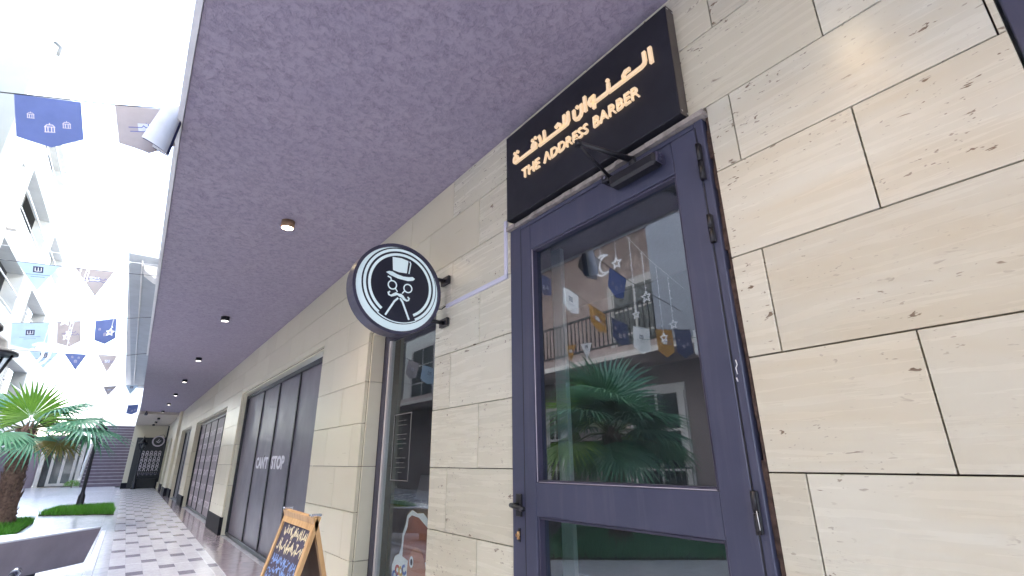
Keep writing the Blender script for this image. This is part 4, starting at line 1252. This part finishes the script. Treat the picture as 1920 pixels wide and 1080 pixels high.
# ------------------------------------------------------------------ street lamps
def street_lamp(loc, label):
    root = empty('street_lamp', loc, label, 'street lamp', 'black lantern posts in the courtyard')
    m = MB(); m.lathe([(.11, 0), (.11, .05), (.085, .08), (.075, .34), (.05, .40), (.042, .45), (.036, 1.62), (.05, 1.64), (.05, 1.67), (.03, 1.70)], seg=14); m.build('post', M['black'], root)
    m = MB(); m.lathe([(.05, 1.70), (.085, 1.73), (.05, 1.75)], seg=14); m.build('collar', M['black'], root)
    m = MB()
    for k in range(6):
        a = R(60*k); m.tube([(.075*math.cos(a), .075*math.sin(a), 1.75), (.165*math.cos(a), .165*math.sin(a), 2.05)], .011, 6)
    m.build('lantern_frame', M['black'], root)
    m = MB(); m.lathe([(.066, 1.752), (.155, 2.045)], seg=6); m.build('lantern_glass', M['lamp_glass'], root)
    m = MB(); m.lathe([(.205, 2.05), (.20, 2.075), (.12, 2.11), (.105, 2.17), (.06, 2.215), (.03, 2.23), (.055, 2.262), (.05, 2.30), (.018, 2.33), (.004, 2.40)], seg=16); m.build('lantern_cap', M['black'], root)
    return root
street_lamp((-2.62, 6.02, 0), 'nearest black lantern, cut by the left edge of the picture')
street_lamp((-2.21, 18.3, 0), 'black post rising from the grass bed behind the palm fronds')
street_lamp((-.90, 30.4, 0), 'far black street lamp standing before the dark patterned board')

# ------------------------------------------------------------------ far end of the walkway
ew_ = empty('end_wall', (0, 31.25, 0), 'cream end wall closing the arcade behind the dark board', 'wall')
m = MB(); m.bbox((-1.36, 0, .26), (.30, .3, ZC+.2), .004); m.build('wall_face', M['stone_cream'], ew_)
m = MB(); m.bbox((-1.385, -.02, 0), (.30, .32, .258), .004); m.build('plinth', M['plinth'], ew_)
bd = empty('display_board', (-.42, 31.18, 0), 'tall dark board printed with a pale grid of looped patterns', 'board')
m = MB(); m.bbox((-.74, -.02, .03), (.60, .03, 2.34), .006); m.build('panel', M['black'], bd)
b = MB(); bm = lambda u, v, d: (u, -.0205-d, v)
for i in range(5):
    for j in range(4):
        x, z = -.38+.17*i, .66+.285*j
        ribbon(b, circ(x, z, .05, 10, ry=.055), .028, bm, 0, .003, closed=True); ribbon(b, circ(x, z+.13, .045, 10, ry=.06), .026, bm, 0, .003, closed=True)
        ribbon(b, [(x-.06, z+.062), (x+.06, z+.062)], .018, bm, .0005, .0035)
b.build('pattern', M['print_pale'], bd)
r2 = empty('round_sign', (-.31, 30.4, 2.15), 'small round black sign with a pale ring on a bracket at the far end', 'sign')
m = MB(); disc_ring(m, .20, .255, -.05, .05, 32); m.build('rim', M['print_pale'], r2)
b = MB(); blob(b, circ(0, 0, .20, 32), lambda u, v, d: (u, -.035-d, v), -.07, 0); b.build('face', M['black'], r2)
b = MB(); fm2 = lambda u, v, d: (u, -.0355-d, v)
for pts in ([(.09, .03), (.07, -.01), (.02, -.01), (0, .04), (-.03, -.01), (-.09, -.01)], [(.05, -.06), (0, -.07), (-.06, -.05)], [(0, .07), (.02, .09)]): ribbon(b, pts, .02, fm2, 0, .003)
b.build('mark', M['print_white'], r2)
m = MB(); m.tube([(.24, 0, .06), (.33, 0, .06)], .012, 6); m.tube([(.24, 0, -.06), (.33, 0, -.06)], .012, 6); m.tube([(-.02, 0, .25), (.16, 0, .30), (.30, 0, .12)], .01, 6); m.build('bracket', M['black'], r2)
dp = empty('down_pipe', (-.03, 29.9, 0), 'thin black pipe running up the far end of the shop wall', 'pipe')
m = MB(); m.tube([(0, 0, .3), (0, 0, 2.85)], .03, 8); m.build('pipe', M['black'], dp)
be = empty('park_bench', (-.42, 30.75, 0), 'black metal bench in front of the dark patterned board', 'bench')
for k in range(3):
    m = MB(); m.bbox((-.42, -.2+.13*k, .42), (.42, -.1+.13*k, .445), .003); m.build('seat_slat', M['black'], be)
for k in range(3):
    m = MB(); m.bbox((-.42, .215+.02*k, .52+.09*k), (.42, .235+.02*k, .59+.09*k), .003); m.build('back_slat', M['frame2'] if k == 1 else M['black'], be)
for x in (-.36, .36):
    m = MB(); m.tube([(x, -.2, 0), (x, -.17, .415)], .016, 6); m.build('leg', M['black'], be)
    m = MB(); m.tube([(x, .24, 0), (x, .19, .41), (x, .26, .80)], .016, 6); m.build('leg', M['black'], be)
# stairs
sc_ = empty('staircase', (-2.2, 35, 0), 'wide purple stone staircase climbing at the far end of the courtyard', 'stairs')
for k in range(20):
    m = MB(); m.bbox((-.87, .30*k, .17*k-.0), (.92, .30*k+6-.3*k, .17*k+.167), .004); o = m.build('step', M['stair'], sc_)
    m = MB(); m.bbox((-.868, .30*k-.012, .17*k+.140), (.918, .30*k-.001, .17*k+.168), .002); m.build('nosing', M['stair_nose'], o)
m = MB(); m.bbox((.925, -.3, 0), (1.0, 6.0, .5), .004); m.hexa([(.925, .2, .5), (1.0, .2, .5), (1.0, 6, .5), (.925, 6, .5), (.925, .2, .6), (1.0, .2, .6), (1.0, 6, 3.9), (.925, 6, 3.9)]); m.build('side_wall', M['stone_cream'], sc_)
m = MB(); m.hexa([(-1.0, -.1, 0), (-.875, -.1, 0), (-.875, 6, 0), (-1.0, 6, 0), (-1.0, -.1, .35), (-.875, -.1, .35), (-.875, 6, 3.75), (-1.0, 6, 3.75)]); m.build('side_wall', M['bldg_trim'], sc_)
m = MB()
for d in (0, .35): m.tube([(-.93, -.1, 1.0-d), (-.93, 6, 4.4-d)], .03, 6)
for k in range(8): m.tube([(-.93, .1+.8*k, .4+.45*k), (-.93, .1+.8*k, 1.1+.45*k)], .02, 6)
m.build('handrail', M['white'], sc_)
# entrance pavilion left of the stairs
ep = empty('entrance_pavilion', (-4.0, 36, 0), 'far low pavilion with a pale framed double glass door', 'building')
m = MB(); m.box((-.95, .3, 0), (.72, 3, 2.6)); m.build('wall', M['bldg_dark'], ep)
m = MB(); m.bbox((-1.0, -.35, 2.28), (.75, .6, 2.46), .004); m.build('canopy', M['frame2'], ep)
dr = MB()
for x0, x1 in ((-.52, -.40), (-.07, .05), (.38, .50)): dr.bbox((x0, .21, .05), (x1, .285, 1.98), .004)
dr.bbox((-.52, .215, 1.981), (.50, .28, 2.14), .004); dr.bbox((-.399, .215, .05), (.379, .28, .18), .004)
dro = dr.build('door', M['bldg_trim'], ep)
m = MB(); m.box((-.399, .24, .181), (-.071, .25, 1.98)); m.build('glass_pane', M['pane_dark'], dro); m = MB(); m.box((.051, .24, .181), (.379, .25, 1.98)); m.build('glass_pane', M['pane_dark'], dro)
for x in (-.95, .60):
    m = MB(); m.bbox((x, .0, 0), (x+.16, .299, 2.27), .004); m.build('pillar', M['bldg_trim'], ep)
m = MB(); m.box((.505, .22, .05), (.595, .27, 2.1)); m.build('side_glass', M['pane_dark'], ep); m = MB(); m.box((-.785, .22, .05), (-.525, .27, 2.1)); m.build('side_glass', M['pane_dark'], ep)
m = MB(); m.hexa([(-2.0, -.3, 0), (-1.02, .2, 0), (-1.02, .5, 0), (-2.0, .2, 0), (-2.0, -.3, 2.1), (-1.02, .2, 2.1), (-1.02, .5, 2.1), (-2.0, .2, 2.1)]); m.build('wing_wall', plain('mauve render', (.25, .20, .24), .7, var=.1, scale=2), ep)
s2 = empty('side_staircase', (-6.2, 36.5, 0), 'second far staircase with white rail at the left edge', 'stairs')
for k in range(12):
    m = MB(); m.bbox((-.9, .30*k, .17*k), (.9, 3.8, .17*k+.167), .004); m.build('step', M['stair'] if k % 1 == 0 else M['stair_nose'], s2)
    
m = MB(); m.tube([(.92, -.1, .9), (.92, 3.6, 3.0)], .05, 6); m.tube([(.92, -.1, .3), (.92, 3.6, 2.4)], .05, 6); m.build('handrail', M['white'], s2)
sb = empty('low_shrub', (-3.35, 34.6, 0), 'small round shrub beside the foot of the stairs', 'shrub')
b = MB(); rr = random.Random(8)
for i in range(420):
    a, t, r = rr.uniform(0, 6.28), math.acos(rr.uniform(0, 1)), rr.uniform(.6, 1)
    p = Vector((.34*r*math.sin(t)*math.cos(a), .34*r*math.sin(t)*math.sin(a), .08+.30*r*math.cos(t)))
    d = Vector((rr.uniform(-1, 1), rr.uniform(-1, 1), rr.uniform(-.2, 1))).normalized(); e = d.orthogonal().normalized()
    b.add([p-e*.02, p+d*.05, p+e*.02], [(0, 1, 2)])
b.build('foliage', M['frond_young'], sb); m = MB(); m.tube([(0, 0, 0), (0, 0, .25)], .02, 6); m.build('stem', M['bark'], sb)

# ------------------------------------------------------------------ building beyond the courtyard (left)
def loggia_block(root, xf, y0, y1, z0, z1, dep, mat):
    m = MB()
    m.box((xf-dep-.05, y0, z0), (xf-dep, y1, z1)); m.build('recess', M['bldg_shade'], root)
lb = empty('white_apartment_building', (-7, 22.65, 0), 'tall pale apartment block with open loggias at the upper left', 'building')
OP = [(1.9, 8.2, 11.25, 13.2), (10.2, 15.2, 11.4, 13.3), (1.2, 6.5, 7.7, 9.7), (9.0, 15, 7.6, 9.7), (1.9, 8.2, 14.6, 16.2), (1.2, 6.5, 4.2, 6.2), (9, 15, 4.2, 6.2)]
WO = [(.12, .62, 11.55, 12.6), (.12, .62, 8.6, 9.6)]
D_ = 2.35
OP = [(a+D_, b_+D_, c, d) for a, b_, c, d in OP]; WO = [(a+D_, b_+D_, c, d) for a, b_, c, d in WO]
q = [(0, 27.3, 0, 17.8)]
for o in OP+WO: q = cut(q, o)
m = MB()
for (a, b_, c, d) in q: m.box((-.6, a, c), (0, b_, d))
m.build('facade', M['bldg'], lb)
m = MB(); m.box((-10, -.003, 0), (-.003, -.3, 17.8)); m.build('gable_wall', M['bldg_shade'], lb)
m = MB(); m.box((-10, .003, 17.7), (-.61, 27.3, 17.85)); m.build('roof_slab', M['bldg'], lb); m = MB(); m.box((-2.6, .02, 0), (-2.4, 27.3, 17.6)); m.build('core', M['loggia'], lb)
m = MB(); m.bbox((-10.1, -.40, 17.81), (.12, 27.5, 17.95), .02); m.build('roof_cornice', M['white'], lb)
for (a, b_, c, d) in OP:
    m = MB(); m.box((-2.39, a-.1, c-.12), (-.601, b_+.1, c-.001)); m.build('loggia_floor', M['loggia'], lb)
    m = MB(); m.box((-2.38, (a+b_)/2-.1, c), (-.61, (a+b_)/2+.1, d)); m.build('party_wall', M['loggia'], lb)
    m = MB()
    m.tube([(.03, a, c+.9), (.03, b_, c+.9)], .03, 6); m.tube([(.03, a, c+.1), (.03, b_, c+.1)], .02, 6)
    m.build('balcony_rail', M['white'], lb)
    m = MB(); m.bbox((-2.395, a+.4, c+.02), (-2.36, a+1.6, c+1.8), .005); m.build('window', M['bldg_shade'], lb)
for (a, b_, c, d) in WO:
    m = MB(); m.box((-.35, a+.02, c+.02), (-.30, b_-.02, d-.02)); w_ = m.build('window', M['bldg_trim'], lb)
    m = MB(); m.box((-.298, a+.08, c+.08), (-.29, b_-.08, d-.08)); m.build('pane', M['loggia'], w_)
m = MB()
for zz, yy in ((13.55, 1.4), (13.55, 9.3), (10.0, .9), (10.0, 8.0)):
    m = MB(); m.bbox((.002, yy+D_, zz), (.30, yy+D_+.35, zz+.5), .01); m.build('air_conditioner', M['bldg_trim'], lb)
m = MB(); m.tube([(.12, .3, 17.0), (.35, .2, 16.8), (.35, .2, 16.4)], .06, 8); m.build('facade_lamp', M['loggia'], lb)
fb = empty('far_apartment_building', (-4.2, 60, 0), 'hazy pale building with small balconies far beyond the stairs', 'building')
m = MB(); m.box((-1.2, 0, 0), (1.2, 8, 11)); m.build('wall', M['bldg'], fb)
for k in range(3):
    m = MB(); m.box((-1.0, -.4, 5+2.0*k), (1.0, -.003, 5.15+2.0*k)); m.build('balcony', M['bldg_trim'], fb)
    for x in (-.8, -.1, .5):
        m = MB(); m.box((x, -.03, 5.3+2.0*k), (x+.4, -.004, 6.5+2.0*k)); m.build('window', M['shutter'], fb)
fb2 = empty('hillside_block', (-1.9, 52, 0), 'narrow pale block rising behind the stair head', 'building')
m = MB(); m.box((-.9, 0, 0), (.9, 6, 7.2)); m.build('wall', M['bldg'], fb2)
for k in range(2):
    m = MB(); m.box((-.4, -.03, 4.4+1.3*k), (-.15, -.003, 5.2+1.3*k)); m.build('window', M['shutter'], fb2)

# ------------------------------------------------------------------ building opposite the door (mirrored in the glass)
ob = empty('opposite_building', (-8, 6, 0), 'beige building with an iron railed balcony mirrored in the door glass', 'building')
def OB(name, a, b_, mat, parent=ob, ch=None):
    m = MB(); aa = (a[0]+8, a[1]-6, a[2]); bb = (b_[0]+8, b_[1]-6, b_[2])
    (m.box(aa, bb) if ch is None else m.bbox(aa, bb, ch))
    return m.build(name, mat, parent)
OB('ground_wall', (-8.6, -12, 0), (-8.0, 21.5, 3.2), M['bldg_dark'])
OB('upper_wall', (-9.2, -12, 3.55), (-8.6, 17.4, 11.0), M['bldg_pink'])
OB('balcony_slab', (-8.599, 4.0, 3.30), (-7.0, 21.4, 3.55), M['bldg_pink'])
OB('slab_edge', (-6.998, 4.0, 3.28), (-6.95, 21.4, 3.40), M['bldg_trim'])
OB('floor_slab', (-8.599, 4.0, 7.05), (-7.0, 17.4, 7.4), M['bldg_pink'])
OB('added_sun_blocker', (-16, 17.42, 0), (-9.21, 22.3, 14), M['bldg'])  # unseen mass added to keep sun from passing between the buildings
OB('parapet', (-8.599, -12, 7.41), (-7.3, 17.4, 11), M['bldg'])
OB('pier', (-8.598, 1.6, 3.40), (-6.9, 6.15, 7.04), plain('blue grey stucco pier', (.22, .235, .28), .8, var=.12, scale=12, bmp=.3))
OB('pier', (-7.35, 11.0, 3.56), (-7.05, 11.35, 7.04), M['bldg_trim'])
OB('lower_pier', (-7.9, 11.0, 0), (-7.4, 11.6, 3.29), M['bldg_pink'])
rl = OB('railing', (-7.03, 6.2, 4.42), (-6.98, 16, 4.47), M['black'])
m = MB(); m.box((.97, .2, -2.4+6.02), (1.02, 10, -2.4+6.06)); m.build('bottom_rail', M['black'], ob)
m = MB()
k = 6.25
while k < 16: m.tube([(1.0, k-6, 3.64), (1.0, k-6, 4.43)], .016, 6); k += .135
o = m.build('baluster', M['black'], rl); tag(o, kind='stuff')
def french(y0, y1, z0, z1, x):
    w = OB('french_window', (x, y0-.18, z0), (x+.03, y1+.18, z1+.18), M['shutter'])
    n = 2
    for i in range(n):
        a = y0+(y1-y0)*i/n; b_ = y0+(y1-y0)*(i+1)/n
        for j in range(3):
            c = z0+(z1-z0)*j/3; d = z0+(z1-z0)*(j+1)/3
            OB('pane', (x+.0305, a+.04, c+.03), (x+.038, b_-.04, d-.03), M['pane_dark'], w)
    OB('shutter', (x+.0305, y1+.02, z0), (x+.07, y1+.16, z1), M['shutter'], w); OB('shutter', (x+.0305, y0-.16, z0), (x+.07, y0-.02, z1), M['shutter'], w)
french(6.55, 7.75, .1, 2.55, -7.998)
french(10.4, 11.0-.1, .1, 2.4, -7.998)
french(7.2, 8.7, 3.6, 5.6, -8.598)
french(12.2, 13.6, 3.6, 5.6, -8.598)
g2 = empty('window_guard', (-7.8, 7.15, 0), 'low black iron guard before the opposite french window', 'railing')
m = MB(); m.tube([(0, -.85, .95), (0, .85, .95)], .02, 6); m.tube([(0, -.85, .30), (0, .85, .30)], .015, 6)
for k in range(13): m.tube([(0, -.84+.14*k, 0 if k in (0, 12) else .30), (0, -.84+.14*k, .95)], .01, 6)
m.build('bars', M['black'], g2)
OB('upper_wing', (-9.2, 17.41, 3.56), (-8.0, 21.5, 9.5), M['bldg'])
french(18.6, 20.6, 3.6, 5.9, -7.998)
